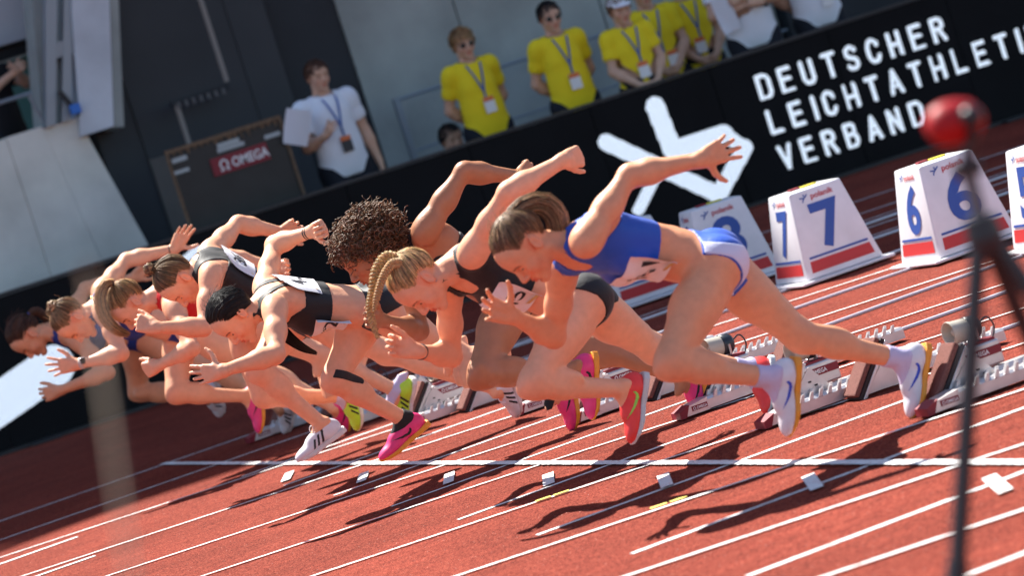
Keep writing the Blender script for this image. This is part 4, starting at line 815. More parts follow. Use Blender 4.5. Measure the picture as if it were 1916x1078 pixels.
def curl_hair(B, m, parent, n=900, name='curls'):
    K = n; u = rng.normal(0, 1, (K, 3)); u /= np.linalg.norm(u, axis=1)[:, None]
    cen = np.array((-.02, .035, 0)); rad = np.array((.105, .098, .085)); q = cen+u*rad; lim = np.interp(q[:, 0], [-.13, -.05, .0, .05, .085, .12], [-.09, -.06, -.03, .035, .072, .09]); okk = q[:, 1] > lim; u = u[okk]; q = q[okk]; K = len(u)
    pref = nrm(np.array((-.9, -.25, 0))); Ln = .022+.075*np.clip((u@pref+.2)/1.2, 0, 1)+rng.uniform(0, .022, K)+.03*(rng.random(K) < .08); t = np.linspace(0, 1, 22)
    dirn = u*.8+np.array((-.45, -.05, 0))+rng.normal(0, .38, u.shape); dirn /= np.linalg.norm(dirn, axis=1)[:, None]
    e1 = np.cross(dirn, np.array((.3, .2, .9))); e1 /= np.linalg.norm(e1, axis=1)[:, None]; e2 = np.cross(dirn, e1); ph = rng.uniform(0, 6.28, K)[:, None]+t[None]*rng.uniform(9, 17, K)[:, None]; hr = rng.uniform(.005, .012, K)[:, None]*np.clip(t*5, 0, 1)[None]
    P_ = q[:, None]+dirn[:, None]*(Ln[:, None]*t[None])[..., None]+(hr*np.cos(ph))[..., None]*e1[:, None]+(hr*np.sin(ph))[..., None]*e2[:, None]
    droop = -.012*t**2; P3 = B.hc+(P_@np.stack([B.hf, B.hu, B.hl]))*B.hs; P3[..., 2] += droop
    V, Q, c = tubes_mesh(P3, np.full((K, 22), .0019)*rng.uniform(.8, 1.3, (K, 1)), strand_cols(K, 1, .30), 3)
    return mesh_obj(name, V, Q, m, parent, True, col=c)
def bib(B, parent, t, lat, w_, h, back, num, m, mp, curl=.0, tw=0., name='bib', lift=None, dl=.05):
    """paper number pinned on the torso, following its surface"""
    grp = [B.groups()[0]]; sg = -1 if back else 1; nu, nv = 13, 9; dirf = B.f*sg
    U, Vv = np.meshgrid(np.linspace(-.5, .5, nu), np.linspace(-.5, .5, nv), indexing='ij'); u = U.ravel(); v = Vv.ravel(); ca, sa = math.cos(tw), math.sin(tw)
    P0 = B.P(t)[None]+np.outer(lat+(u*ca-v*sa*h/w_)*w_, B.l)+np.outer((u*sa*w_/h+v*ca)*h, B.spn)+dirf*.25
    P = P0.copy()
    for _ in range(40): P -= np.outer(np.clip(eval_pts(grp, P)-.010, -.02, .06), dirf)*.9
    dep = (P-P0)@dirf; dep = np.maximum(dep, dep.max()-dl)     # stiff paper bridges hollows
    ed = np.clip(np.abs(u)*2-.3, 0, 1)**2*curl; P = P0+np.outer(dep+ed+.004*np.sin(u*7+v*5)+((lift(u, v)) if lift else 0), dirf)
    idx = np.arange(nu*nv).reshape(nu, nv); Q = np.stack([idx[:-1, :-1], idx[1:, :-1], idx[1:, 1:], idx[:-1, 1:]], -1).reshape(-1, 4)
    o = mesh_obj(name, P, Q, m, parent, True)
    Pg = P.reshape(nu, nv, 3)
    def at(uu, vv):
        a = np.clip((uu+.5)*(nu-1), 0, nu-1.001); b = np.clip((vv+.5)*(nv-1), 0, nv-1.001); i = int(a); j = int(b); x, y = a-i, b-j
        return (Pg[i, j]*(1-x)*(1-y)+Pg[i+1, j]*x*(1-y)+Pg[i, j+1]*(1-x)*y+Pg[i+1, j+1]*x*y)+dirf*.0022
    V2, F2 = text_geo(num, .02); ww = V2[:, 0].max(); fl = -1 if back else 1
    mesh_obj('printed_number', [at(fl*(x/ww-.5)*.62, (y-.5)*.42) for x, y in V2], F2, mp, o)
    mb = MB()
    mesh_obj('printed_strip', [at(-.42, -.44), at(.42, -.44), at(.42, -.36), at(-.42, -.36)], [(0, 1, 2, 3)], MATS['bib_gold'], o)
    for uu, vv in ((-.46, .44), (.46, .44), (-.46, -.46), (.46, -.46)): mb.tube([at(uu-.02, vv), at(uu+.02, vv)], .0018, 5)
    mb.build('pins', M_STEEL, o)
    return o

# ------------------------------------------------------------------ the eight runners
JT = {2: {'pel': (-0.089, -9.15, 0.76), 'neck': (-0.568, -9.15, 0.962), 'head': (-0.705, -9.15, 1.012), 'hipL': (-0.11, -9.24, 0.739), 'hipR': (-0.038, -9.06, 0.748), 'shL': (-0.558, -9.319, 0.971), 'shR': (-0.552, -8.998, 0.887), 'elL': (-0.327, -9.281, 1.133), 'wrL': (-0.098, -9.375, 1.111), 'knL': (-0.018, -9.367, 1.117), 'tipL': (0.07, -9.404, 1.124), 'kneeL': (-0.429, -9.362, 0.494), 'ankL': (-0.062, -9.314, 0.329), 'toeL': (-0.065, -9.298, 0.139), 'heelL': (0.023, -9.314, 0.306), 'elR': (-0.593, -8.827, 0.663), 'wrR': (-0.758, -8.957, 0.789), 'knR': (-0.822, -8.978, 0.832), 'tipR': (-0.902, -9, 0.867), 'kneeR': (0.194, -9.046, 0.398), 'ankR': (0.547, -9.021, 0.201), 'toeR': (0.51, -9.031, 0.008), 'heelR': (0.623, -9.021, 0.188), 'hf': (-0.614, 0, -0.79)},
3: {'pel': (-0.146, -7.93, 0.693), 'neck': (-0.557, -7.93, 0.975), 'head': (-0.71, -7.93, 0.949), 'hipL': (-0.162, -8.02, 0.682), 'hipR': (-0.103, -7.84, 0.698), 'shL': (-0.541, -8.098, 0.993), 'shR': (-0.576, -7.795, 0.874), 'elL': (-0.401, -8.274, 1.169), 'wrL': (-0.161, -8.273, 1.216), 'knL': (-0.088, -8.239, 1.212), 'tipL': (-0.033, -8.174, 1.184), 'kneeL': (-0.501, -8.152, 0.472), 'ankL': (-0.131, -8.055, 0.339), 'toeL': (-0.167, -8.07, 0.108), 'heelL': (-0.033, -8.055, 0.319), 'elR': (-0.593, -7.653, 0.627), 'wrR': (-0.769, -7.806, 0.703), 'knR': (-0.835, -7.783, 0.744), 'tipR': (-0.873, -7.86, 0.771), 'kneeR': (0.166, -7.71, 0.403), 'ankR': (0.519, -7.703, 0.204), 'toeR': (0.49, -7.814, 0.052), 'heelR': (0.602, -7.703, 0.206), 'hf': (-0.459, 0, -0.888)},
4: {'pel': (0.028, -6.71, 0.729), 'neck': (-0.319, -6.71, 1.043), 'head': (-0.508, -6.71, 1.059), 'hipL': (0.009, -6.8, 0.715), 'hipR': (0.062, -6.62, 0.734), 'shL': (-0.292, -6.875, 1.076), 'shR': (-0.302, -6.559, 0.967), 'elL': (-0.072, -6.908, 1.254), 'wrL': (0.154, -6.88, 1.163), 'knL': (0.222, -6.839, 1.177), 'tipL': (0.295, -6.809, 1.22), 'kneeL': (-0.289, -6.958, 0.465), 'ankL': (0.105, -6.95, 0.359), 'toeL': (0.111, -6.96, 0.141), 'heelL': (0.179, -6.95, 0.357), 'elR': (-0.344, -6.564, 0.685), 'wrR': (-0.522, -6.701, 0.784), 'knR': (-0.584, -6.743, 0.813), 'tipR': (-0.656, -6.785, 0.846), 'kneeR': (0.315, -6.484, 0.427), 'ankR': (0.656, -6.643, 0.157), 'toeR': (0.685, -6.593, -0.024), 'heelR': (0.738, -6.643, 0.162), 'hf': (-0.848, 0, -0.529)},
5: {'pel': (-0.164, -5.49, 0.782), 'neck': (-0.655, -5.49, 0.941), 'head': (-0.774, -5.49, 0.934), 'hipL': (-0.185, -5.58, 0.76), 'hipR': (-0.139, -5.4, 0.787), 'shL': (-0.64, -5.658, 0.924), 'shR': (-0.572, -5.353, 0.997), 'elL': (-0.749, -5.846, 0.74), 'wrL': (-0.993, -5.863, 0.749), 'knL': (-1.054, -5.811, 0.757), 'tipL': (-1.138, -5.845, 0.765), 'kneeL': (0.108, -5.527, 0.465), 'ankL': (0.445, -5.669, 0.196), 'toeL': (0.473, -5.636, 0.011), 'heelL': (0.545, -5.669, 0.145), 'elR': (-0.424, -5.171, 1.16), 'wrR': (-0.299, -5.371, 1.169), 'knR': (-0.269, -5.445, 1.17), 'tipR': (-0.22, -5.37, 1.164), 'kneeR': (-0.457, -5.513, 0.537), 'ankR': (-0.174, -5.415, 0.264), 'toeR': (-0.327, -5.385, 0.125), 'heelR': (-0.11, -5.415, 0.233), 'hf': (-0.552, 0, -0.834)},
6: {'pel': (-0.136, -4.27, 0.79), 'neck': (-0.557, -4.27, 1.152), 'head': (-0.646, -4.27, 1.112), 'hipL': (-0.156, -4.36, 0.78), 'hipR': (-0.114, -4.18, 0.8), 'shL': (-0.538, -4.431, 1.101), 'shR': (-0.444, -4.148, 1.184), 'elL': (-0.679, -4.546, 0.882), 'wrL': (-0.905, -4.607, 0.956), 'knL': (-0.958, -4.562, 0.995), 'tipL': (-1.017, -4.629, 0.999), 'kneeL': (0.151, -4.401, 0.496), 'ankL': (0.57, -4.51, 0.178), 'toeL': (0.649, -4.421, 0.029), 'heelL': (0.685, -4.51, 0.147), 'elR': (-0.226, -3.985, 1.272), 'wrR': (-0.015, -3.925, 1.163), 'knR': (0.026, -3.993, 1.173), 'tipR': (0.105, -3.953, 1.19), 'kneeR': (-0.449, -4.32, 0.608), 'ankR': (-0.225, -4.3, 0.271), 'toeR': (-0.389, -4.268, 0.142), 'heelR': (-0.158, -4.3, 0.259), 'hf': (-0.407, 0, -0.914)},
7: {'pel': (-0.099, -3.05, 0.814), 'neck': (-0.455, -3.05, 1.045), 'head': (-0.614, -3.05, 1.036), 'hipL': (-0.119, -3.14, 0.794), 'hipR': (-0.081, -2.96, 0.825), 'shL': (-0.451, -3.199, 0.963), 'shR': (-0.377, -2.9, 1.063), 'elL': (-0.473, -3.39, 0.753), 'wrL': (-0.61, -3.19, 0.717), 'knL': (-0.657, -3.126, 0.712), 'tipL': (-0.705, -3.199, 0.732), 'kneeL': (0.187, -3.246, 0.497), 'ankL': (0.483, -3.246, 0.221), 'toeL': (0.479, -3.169, 0.047), 'heelL': (0.56, -3.246, 0.223), 'elR': (-0.059, -2.983, 1.11), 'wrR': (0.149, -3.022, 0.986), 'knR': (0.181, -3.094, 0.972), 'tipR': (0.241, -3.027, 0.962), 'kneeR': (-0.108, -2.984, 0.386), 'ankR': (0.278, -2.999, 0.266), 'toeR': (0.319, -2.942, 0.089), 'heelR': (0.349, -2.999, 0.233), 'hf': (-0.551, 0, -0.834)},
8: {'pel': (-0.087, -1.83, 0.805), 'neck': (-0.515, -1.83, 1.032), 'head': (-0.637, -1.83, 1.014), 'hipL': (-0.099, -1.92, 0.794), 'hipR': (-0.068, -1.74, 0.82), 'shL': (-0.517, -2, 1.02), 'shR': (-0.425, -1.706, 1.106), 'elL': (-0.528, -2.153, 0.781), 'wrL': (-0.738, -2.029, 0.796), 'knL': (-0.83, -2.008, 0.815), 'tipL': (-0.935, -1.986, 0.839), 'kneeL': (0.177, -2.013, 0.471), 'ankL': (0.483, -2.07, 0.155), 'toeL': (0.521, -1.957, 0.007), 'heelL': (0.6, -2.07, 0.107), 'elR': (-0.211, -1.553, 1.217), 'wrR': (0.044, -1.618, 1.195), 'knR': (0.09, -1.658, 1.246), 'tipR': (0.152, -1.673, 1.324), 'kneeR': (-0.261, -1.88, 0.477), 'ankR': (0.116, -1.826, 0.341), 'toeR': (0.118, -1.843, 0.132), 'heelR': (0.185, -1.826, 0.309), 'hf': (-0.293, 0, -0.956)},
9: {'pel': (-0.048, -0.61, 0.8), 'neck': (-0.495, -0.61, 0.94), 'head': (-0.643, -0.61, 0.966), 'hipL': (-0.062, -0.7, 0.786), 'hipR': (-0.028, -0.52, 0.822), 'shL': (-0.431, -0.757, 0.883), 'shR': (-0.384, -0.486, 0.977), 'elL': (-0.343, -0.895, 0.649), 'wrL': (-0.619, -0.837, 0.637), 'knL': (-0.683, -0.789, 0.638), 'tipL': (-0.768, -0.818, 0.644), 'kneeL': (0.224, -0.789, 0.486), 'ankL': (0.533, -0.85, 0.157), 'toeL': (0.546, -0.723, 0.016), 'heelL': (0.638, -0.85, 0.129), 'elR': (-0.191, -0.325, 1.11), 'wrR': (0.076, -0.389, 1.084), 'knR': (0.138, -0.432, 1.109), 'tipR': (0.209, -0.383, 1.137), 'kneeR': (-0.099, -0.36, 0.461), 'ankR': (0.211, -0.586, 0.332), 'toeR': (0.283, -0.464, 0.205), 'heelR': (0.282, -0.586, 0.299), 'hf': (-0.456, 0, -0.89)}}
TIE = {2: (-0.055, 0.087, 0.0), 3: (-0.059, 0.079, 0.0), 4: (-0.109, 0.068, 0.0), 5: (-0.094, -0.074, 0.0), 6: (-0.033, 0.138, 0.0), 7: (-0.078, 0.11, 0.0), 8: (-0.051, 0.087, 0.0), 9: (-0.105, 0.02, 0.0)}
TAIL = {"2": [[-0.738, -9.15, 1.112], [-0.684, -9.15, 1.142], [-0.609, -9.15, 1.137], [-0.571, -9.15, 1.084], [-0.577, -9.15, 1.02], [-0.585, -9.15, 0.96], [-0.576, -9.15, 0.927]], "3a": [[-0.751, -7.94, 1.036], [-0.805, -7.94, 1.074], [-0.863, -7.94, 1.036], [-0.897, -7.94, 0.971], [-0.927, -7.94, 0.915], [-0.934, -7.94, 0.856], [-0.933, -7.94, 0.801]], "3b": [[-0.77, -7.98, 1.036], [-0.809, -7.98, 1.043], [-0.857, -7.98, 1.007], [-0.896, -7.98, 0.955], [-0.927, -7.98, 0.903]], "5": [[-0.645, -5.43, 0.964], [-0.609, -5.43, 0.885], [-0.569, -5.43, 0.78], [-0.512, -5.43, 0.703], [-0.448, -5.43, 0.653]], "7": [[-0.668, -3.08, 1.168], [-0.716, -3.08, 1.167], [-0.76, -3.08, 1.11], [-0.764, -3.08, 1.012], [-0.721, -3.08, 0.932], [-0.652, -3.08, 0.885]], "9": [[-0.612, -0.61, 1.071], [-0.563, -0.61, 1.086], [-0.525, -0.61, 1.049], [-0.511, -0.61, 0.995]]}
M_SK = mat('skin_light', (.80, .39, .23), .48, .38, attr=True, var=.07, vscale=34, sss=.05, bump=.10, bscale=70, detail=9)
M_SK2 = mat('skin_tan', (.72, .325, .175), .48, .38, attr=True, var=.07, vscale=34, sss=.05, bump=.10, bscale=70, detail=9)
M_SK3 = mat('skin_brown', (.42, .18, .09), .45, .42, attr=True, var=.07, vscale=34, sss=.05, bump=.10, bscale=70, detail=9)
mat('bib_gold', (.62, .42, .16), .7); M_BIB = mat('bib_paper', (.78, .77, .78), .75, .2, var=.04, vscale=30); M_BIBP = mat('bib_print', (.02, .02, .03), .7)
M_BLACK = mat('black_jersey', (.012, .012, .014), .62, .35, sheen=.1, bump=.35, bscale=24); M_BLUE = mat('blue_jersey', (.008, .085, .50), .5, .4, sheen=.1, bump=.35, bscale=24); M_LAV = mat('white_jersey', (.62, .64, .82), .5, .4, bump=.35, bscale=24)
M_REDJ = mat('red_jersey', (.62, .02, .025), .55, .35, bump=.1, bscale=120); M_NAVY = mat('navy_jersey', (.02, .045, .22), .55, .35, bump=.1, bscale=120)
M_SOCK = mat('lavender_sock', (.56, .50, .68), .8, .2, bump=.3, bscale=260); M_SOCKB = mat('black_sock', (.015, .015, .016), .8)
HAIR = {k: mat('hair_'+k, c, .5, .3, attr=True, var=.3, vscale=70) for k, c in dict(brown=(.20, .115, .06), blonde=(.50, .32, .15), black=(.012, .010, .010), curly=(.15, .075, .04), lightbrown=(.19, .115, .060), goldblonde=(.33, .185, .080), bunblonde=(.25, .15, .075), auburn=(.075, .032, .018)).items()}
S = lambda n, c, r=.45: mat(n, c, r, .4, var=.06, vscale=40)
SH = dict(white=S('shoe_white', (.70, .68, .72)), pink=S('shoe_pink', (.80, .045, .20)), red=S('shoe_red', (.78, .05, .045)), neon=S('shoe_neon', (.46, .74, .045)), lime=S('print_lime', (.30, .72, .10)), cobalt=S('print_cobalt', (.03, .07, .50)), ink=S('print_ink', (.012, .012, .014)), orange=S('sole_orange', (.78, .30, .03)), grey=S('sole_grey', (.52, .55, .56)), pale=S('sole_pale', (.68, .62, .60)))
op = (10, 12, 8); rl_ = (26, 32, 22); fi = (72, 88, 48); lf = (48, 58, 38)
RUN = {
2: dict(lab='runner in royal blue crop top and blue and white briefs, one arm flung back', skin=M_SK2, top=M_BLUE, br=M_BLUE, hair='brown', hL=(op, 9, .9), hR=((16, 20, 12), 13, .9), shoes=('white', 'orange', 'cobalt', 'swoosh'), sock=M_SOCK, bib=[(.50, .060, .23, .16, False, '741')], panel=True, wide=True, chest=1.05, fc=.84, sw=.036, bkc=(.02, .055, .078), arch=.024),
3: dict(lab='blonde runner in black with braids hanging past her face, fist flung back', skin=M_SK, top=M_BLACK, br=M_BLACK, hair='blonde', hL=(fi, 3, .42), hR=(lf, 4, .5), shoes=('red', 'grey', 'lime', 'swoosh'), sock=M_SOCK, bib=[(.55, .06, .23, .16, False, '595')], fc=.80, sw=.034, wide=True),
4: dict(lab='curly dark-haired runner in black with a raised bent elbow', skin=M_SK3, top=M_BLACK, br=M_BLACK, hair='curly', hL=(rl_, 5, .6), hR=(rl_, 5, .6), shoes=('pink', 'orange', 'ink', 'swoosh'), bib=[]),
5: dict(lab='runner with sleek black hair in a black crop top, hand stretched low ahead', skin=M_SK, top=M_BLACK, br=M_BLACK, hair='black', hL=((12, 14, 10), 7, .9), hR=(fi, 3, .5), shoes=('pink', 'orange', 'ink', 'swoosh'), sock=M_SOCKB, bib=[(.70, .0, .24, .17, True, '412'), (.44, .06, .22, .15, False, '412')], tape=True),
6: dict(lab='runner in black racer vest with a small hair bun and bent arm before her face', skin=M_SK, top=M_BLACK, br=M_BLACK, hair='lightbrown', hL=(lf, 4, .4), hR=((16, 20, 14), 6, .7), shoes=('white', 'pale', 'ink', 'stripes'), bib=[(.70, 0, .24, .17, True, '386')], long=True, laces=True),
7: dict(lab='runner in red vest with a long blonde ponytail swung over her face', skin=M_SK, top=M_REDJ, br=M_BLACK, hair='goldblonde', hL=(fi, 3, .4), hR=(rl_, 5, .8), shoes=('neon', 'pale', 'ink', 'stripes'), sock=M_SOCK, bib=[(.74, 0, .24, .16, True, '527')], long=True),
8: dict(lab='runner with a curly bun, wearing a smartwatch, one palm raised behind', skin=M_SK, top=M_NAVY, br=M_NAVY, hair='bunblonde', hL=((12, 12, 8), 12, .7), hR=((6, 8, 6), 5, .75), shoes=('pink', 'orange', 'ink', 'swoosh'), bib=[(.74, 0, .24, .16, True, '268')]),
9: dict(lab='leading runner at the far end with brown ponytail, chin over the lit board', skin=M_SK2, top=M_NAVY, br=M_NAVY, hair='auburn', hL=(rl_, 6, .5), hR=(rl_, 6, .5), shoes=('white', 'pale', 'ink', 'stripes'), bib=[])}
def seg_d(P, a, b):
    d = b-a; t = np.clip(((P-a)@d)/(d@d), 0, 1); return np.linalg.norm(P-a-np.outer(t, d), axis=1)
def top_region(B, t0, long=False, fc=.80, sw=.022, bkc=(.0, .030, .070), wide=False):
    def r(P):
        t, f, l = B.tl(P); al = np.abs(l); L = B.len; low = (t0-t)*L
        arm = np.full(len(P), -9.)
        for S_ in 'LR':
            arm = np.maximum(arm, (.068 if long else .069 if wide else .074)-seg_d(P, B.J['sh'+S_], B.J['el'+S_])); arm = np.maximum(arm, .06-seg_d(P, B.J['el'+S_], B.J['wr'+S_]))
        fb = np.clip(f/.05+.5, 0, 1)      # 0 back .. 1 front
        cb = np.interp(t, [.55, .72, .98], bkc); c = .072*fb+cb*(1-fb); d = np.abs(al-c)-(sw if not long else .030); d = np.where(fb < .5, al-np.interp(t, [.5, .72, .98], [.13, .062, .100]), d) if long else d
        if wide: d = (.050*fb+.036*(1-fb))-al
        cut = fc*fb+(.68 if not long else .80)*(1-fb); up_ = smin(np.asarray((t-cut)*L), d, .02)
        for S_ in 'LR':
            h = B.J['hip'+S_]; th = B.frames['leg'+S_][0]; arm = np.maximum(arm, .092-seg_d(P, h+th*.16, B.J['knee'+S_]))
        nk = .068-seg_d(P, B.P(.96, .0), B.hc-B.hf*.03-B.hu*.07)
        return np.maximum.reduce([low, arm, up_, (t-1.10)*L, nk, f-.17])
    return r
def brief_region(B):
    def r(P):
        t, f, l = B.tl(P); s_ = t*B.len; al = np.abs(l); bk = np.clip(-f/.07, 0, 1); e = np.maximum((-.16+(al-.02)*.55-.04*bk-s_)*.8, s_-.088)
        for S_, sg in (('L', 1), ('R', -1)):
            h = B.J['hip'+S_]; th = B.frames['leg'+S_][0]; d_ = P-h; dd = seg_d(P, h+th*.05, B.J['knee'+S_]); e = np.maximum(e, np.where(dd < .125, d_@th*.88+np.maximum(d_@B.lh*sg, 0)*.45-.042-.075*bk-.055*np.clip(f/.05, 0, 1)*np.clip(1.3-al/.10, 0, 1), -9)); e = np.maximum(e, .085-seg_d(P, h+th*.20, B.J['knee'+S_])); e = np.maximum(e, .075-seg_d(P, B.J['knee'+S_], B.J['ank'+S_]))
        return e
    return r
def make_runner(ln):
    c = RUN[ln]; J = {k: np.array(v) for k, v in JT[ln].items()}; J['hl'] = np.array(c.get('hl', (0, -1, 0)), float)
    yL = -1.22*(9-ln)-.61
    hands = {'L': dict(kn=J['knL'], pn=(0, 1, 0), curl=c['hL'][0], spread=c['hL'][1], thumb=c['hL'][2]), 'R': dict(kn=J['knR'], pn=(0, -1, 0), curl=c['hR'][0], spread=c['hR'][1], thumb=c['hR'][2])}
    B = Body(J, g=c.get('g', 1.0), hands=hands, chest=c.get('chest', 1.0), arch=c.get('arch', 0.)); near = ln < 7
    V, Q = B.mesh(.0080 if near else .010, .0032 if near else .0041, .0034 if near else .0043)
    o = mesh_obj('person', V, Q, c['skin'], None, True, col=B.paint(V), origin=(J['ankL'][0]*.5+J['ankR'][0]*.5, yL, 0)); tag(o, c['lab'], 'runner', 'sprinters leaving the starting blocks')
    v, q = B.cloth(top_region(B, .44 if not c.get('long') else .30, c.get('long'), c.get('fc', .80), c.get('sw', .022), c.get('bkc', (.0, .030, .070)), c.get('wide')), .0045, .0045 if near else .006, 'full'); mesh_obj('vest' if c.get('long') else 'crop_top', v, q, c['top'], o, True)
    br = brief_region(B); v, q = largest(*B.cloth(br, .0045, .0045 if near else .006, 'torso')); bo = mesh_obj('briefs', v, q, c['br'], o, True)
    if c.get('panel'):
        v, q = B.cloth(lambda P: np.maximum(br(P)+.004, np.maximum(-.052-B.tl(P)[1], .025-np.abs(B.tl(P)[2]))), .0068, .0045, 'torso'); mesh_obj('side_panel', v, q, M_LAV, bo, True)
    sh = c['shoes']
    for S_ in 'LR':
        shoe(o, J['ank'+S_], J['toe'+S_], J['knee'+S_], SH[sh[0]], SH[sh[1]], SH[sh[2]], sh[3], laces=SH['white'] if c.get('laces') else None)
        if c.get('sock'):
            a = J['ank'+S_]; si = B.frames['leg'+S_][1]; hi = .075 if ln in (2, 3) else .035
            v, q = B.cloth(lambda P: np.maximum((P-a)@(-si)-hi, (P-a)@si-.012), .004, .0045, 'leg'+S_)
            v, q = largest(v, q)
            if len(v): mesh_obj('sock', v, q, c['sock'], o, True)
    hm = HAIR[c['hair']]; tie = np.array(TIE[ln]); tie_w = B.H(*tie)
    if ln == 4:
        cap_hair(B, (-.09, .03, 0), hm, o, n=500, thick=.003, lift=.010); curl_hair(B, hm, o, 2300)
    else:
        cap_hair(B, tie, hm, o, n=1700 if ln in (2, 3, 5) else 900 if near else 600, thick=.0015 if ln in (2, 3, 5) else .002, lift=.0055)
    if ln in (2, 7, 9, 5): 
        tail_hair(TAIL[str(ln)], {2: (.016, .030, .040, .038, .026, .012), 5: (.016, .022, .024, .016, .005), 7: (.014, .024, .028, .028, .024, .012), 9: (.012, .022, .022, .010)}[ln], hm, o, n=420 if near else 300, thick=.0022)
        ring('hair_tie', o, np.array(TAIL[str(ln)][0])*.8+np.array(TAIL[str(ln)][1])*.2, np.array(TAIL[str(ln)][1])-np.array(TAIL[str(ln)][0]), .014, .006, M_BLACK if ln != 9 else M_NAVY)
    if ln == 3:
        braid_hair(TAIL['3a'], .0135, hm, o, turns=11); braid_hair(TAIL['3b'], .012, hm, o, turns=8)
        tail_hair([B.H(*tie), B.H(tie[0]+.01, tie[1]+.02, .01), B.H(tie[0]+.02, tie[1]+.018, .0)], (.018, .024, .012), hm, o, n=90, name='hair_knot'); ring('hair_tie', o, tie_w, B.hu, .019, .007, M_BLACK)
    if ln in (6, 8):
        r0 = .020 if ln == 6 else .032; cen = tie_w+nrm(tie_w-B.hc)*r0*.7; ps = []
        for k in range(46 if ln == 6 else 70):
            ax = nrm(rng.normal(0, 1, 3)); a = perp(rng.normal(0, 1, 3), ax); b = np.cross(ax, a); rr = r0*rng.uniform(.7, 1.12); t = np.linspace(0, 4.6, 18); wob = 1+.10*np.sin(t*3+k)
            ps.append(cen+np.outer(np.cos(t)*wob, a)*rr+np.outer(np.sin(t)*wob, b)*rr+ax*rng.normal(0, .008))
        P3 = np.array(ps); v, q, cc = tubes_mesh(P3, np.full(P3.shape[:2], .0045), strand_cols(len(P3), 1), 5); mesh_obj('hair_bun', v, q, hm, o, True, col=cc); ring('hair_tie', o, tie_w+nrm(tie_w-B.hc)*.003, tie_w-B.hc, .016, .007, M_BLACK)
    for t_, lat, w_, h_, back, num in c['bib']: bib(B, o, t_, lat, w_, h_, back, num, M_BIB, M_BIBP, curl=.018 if back else .004, dl=.05 if back else .085, lift=(lambda u, v: .03*np.clip(v, 0, 1)**2*4*np.clip(u+.5, 0, 1)) if back else None)
    # small things worn
    if ln == 3:
        f = B.frames['armR'][1]; ring('wristband', o, J['wrR']-f*.03, f, .0275, .006, M_BLACK, flat=2.2)
    if ln == 5:
        f = B.frames['armR'][1]; [ring('hair_band', o, J['wrR']-f*d, f, .027, .0032, M_BLACK) for d in (.02, .032)]; f = B.frames['armL'][1]; ring('bracelet', o, J['wrL']-f*.012, nrm(f+A(0, .1, .25)), .0285, .0022, mat('gold', (.75, .52, .18), .25, metal=.9))
    if ln == 8:
        f = B.frames['armL'][1]; ring('watch_strap', o, J['wrL']-f*.025, f, .0285, .004, mat('strap_cream', (.60, .50, .44), .6), flat=3); c_ = J['wrL']-f*.025+A(0, -.031, .012); mb = MB(); mb.box(c_, (.032, .011, .036), None, .005); mb.build('watch_case', M_STEEL, o); mb = MB(); mb.box(c_+A(0, -.006, 0), (.027, .003, .031), None, .001); mb.build('watch_face', M_BLK, o)
        f = B.frames['armR'][1]; ring('hair_band', o, J['wrR']-f*.03, f, .026, .003, M_BLACK)
    if ln in (7, 8):
        ring('necklace', o, B.P(1.01, .0), nrm(B.spn+B.f*.5), .074, .0022, mat('gold', (.75, .52, .18), .25, metal=.9) if ln == 8 else M_STEEL)
    if ln == 4:
        f = B.frames['armL'][1]; ring('bracelet', o, J['wrL']-f*.015, f, .027, .003, mat('gold', (.75, .52, .18), .25, metal=.9))
    if ln in (3, 5, 9): # earrings
        mb = MB(); p = B.H(-.004, -.034, .079); mb.lathe(p, B.hl, [(0, .004), (.004, .003), (.005, 0), (0, -.002)], 10); mb.build('earring', M_STEEL, o, True)
    if ln == 5:
        k = J['kneeR']; th, si, tf, cb, lt, ls_ = B.frames['legR']
        v, q = B.cloth(lambda P: np.maximum.reduce([np.abs((P-k)@si-.045)-.075, np.abs((P-k)@cb-.028-.25*((P-k)@si-.03))-.020, P[:, 1]-k[1]-.01]), .0028, .004, 'legR'); v, q = largest(v, q)
        if len(v): mesh_obj('knee_tape', v, q, M_BLACK, o, True)
    return B
T0 = time.time()
import os
_only = None
for ln in sorted(RUN):
    make_runner(ln)
print('runners', round(time.time()-T0, 1))

# ------------------------------------------------------------------ officials behind the board
M_YELT = mat('yellow_shirt', (.84, .64, .02), .8, .2, bump=.8, bscale=7); M_WPOLO = mat('white_polo', (.76, .78, .84), .8, .2, bump=.8, bscale=7); M_DTEE = mat('dark_shirt', (.014, .014, .017), .8, .2, bump=.4, bscale=11)
M_TROU = mat('dark_trousers', (.016, .018, .026), .8, .2, bump=.4, bscale=12); M_LAN = mat('blue_lanyard', (.03, .10, .36), .6); M_CARD = mat('badge_white', (.75, .74, .74), .4); M_CARDO = mat('badge_orange', (.70, .16, .04), .5); M_CARDK = mat('badge_dark', (.03, .03, .035), .5)
M_SHOE = mat('dark_shoe', (.03, .03, .033), .5); M_GLASS = mat('sunglass', (.008, .008, .009), .15, .6); M_PAPER = mat('paper', (.72, .73, .80), .8, .2); M_CAPW = mat('cap_white', (.76, .77, .82), .8)
M_SKO = mat('skin_official', (.60, .36, .25), .55, .3, attr=True, var=.06, vscale=20)  # base skin tone shared by all the officials
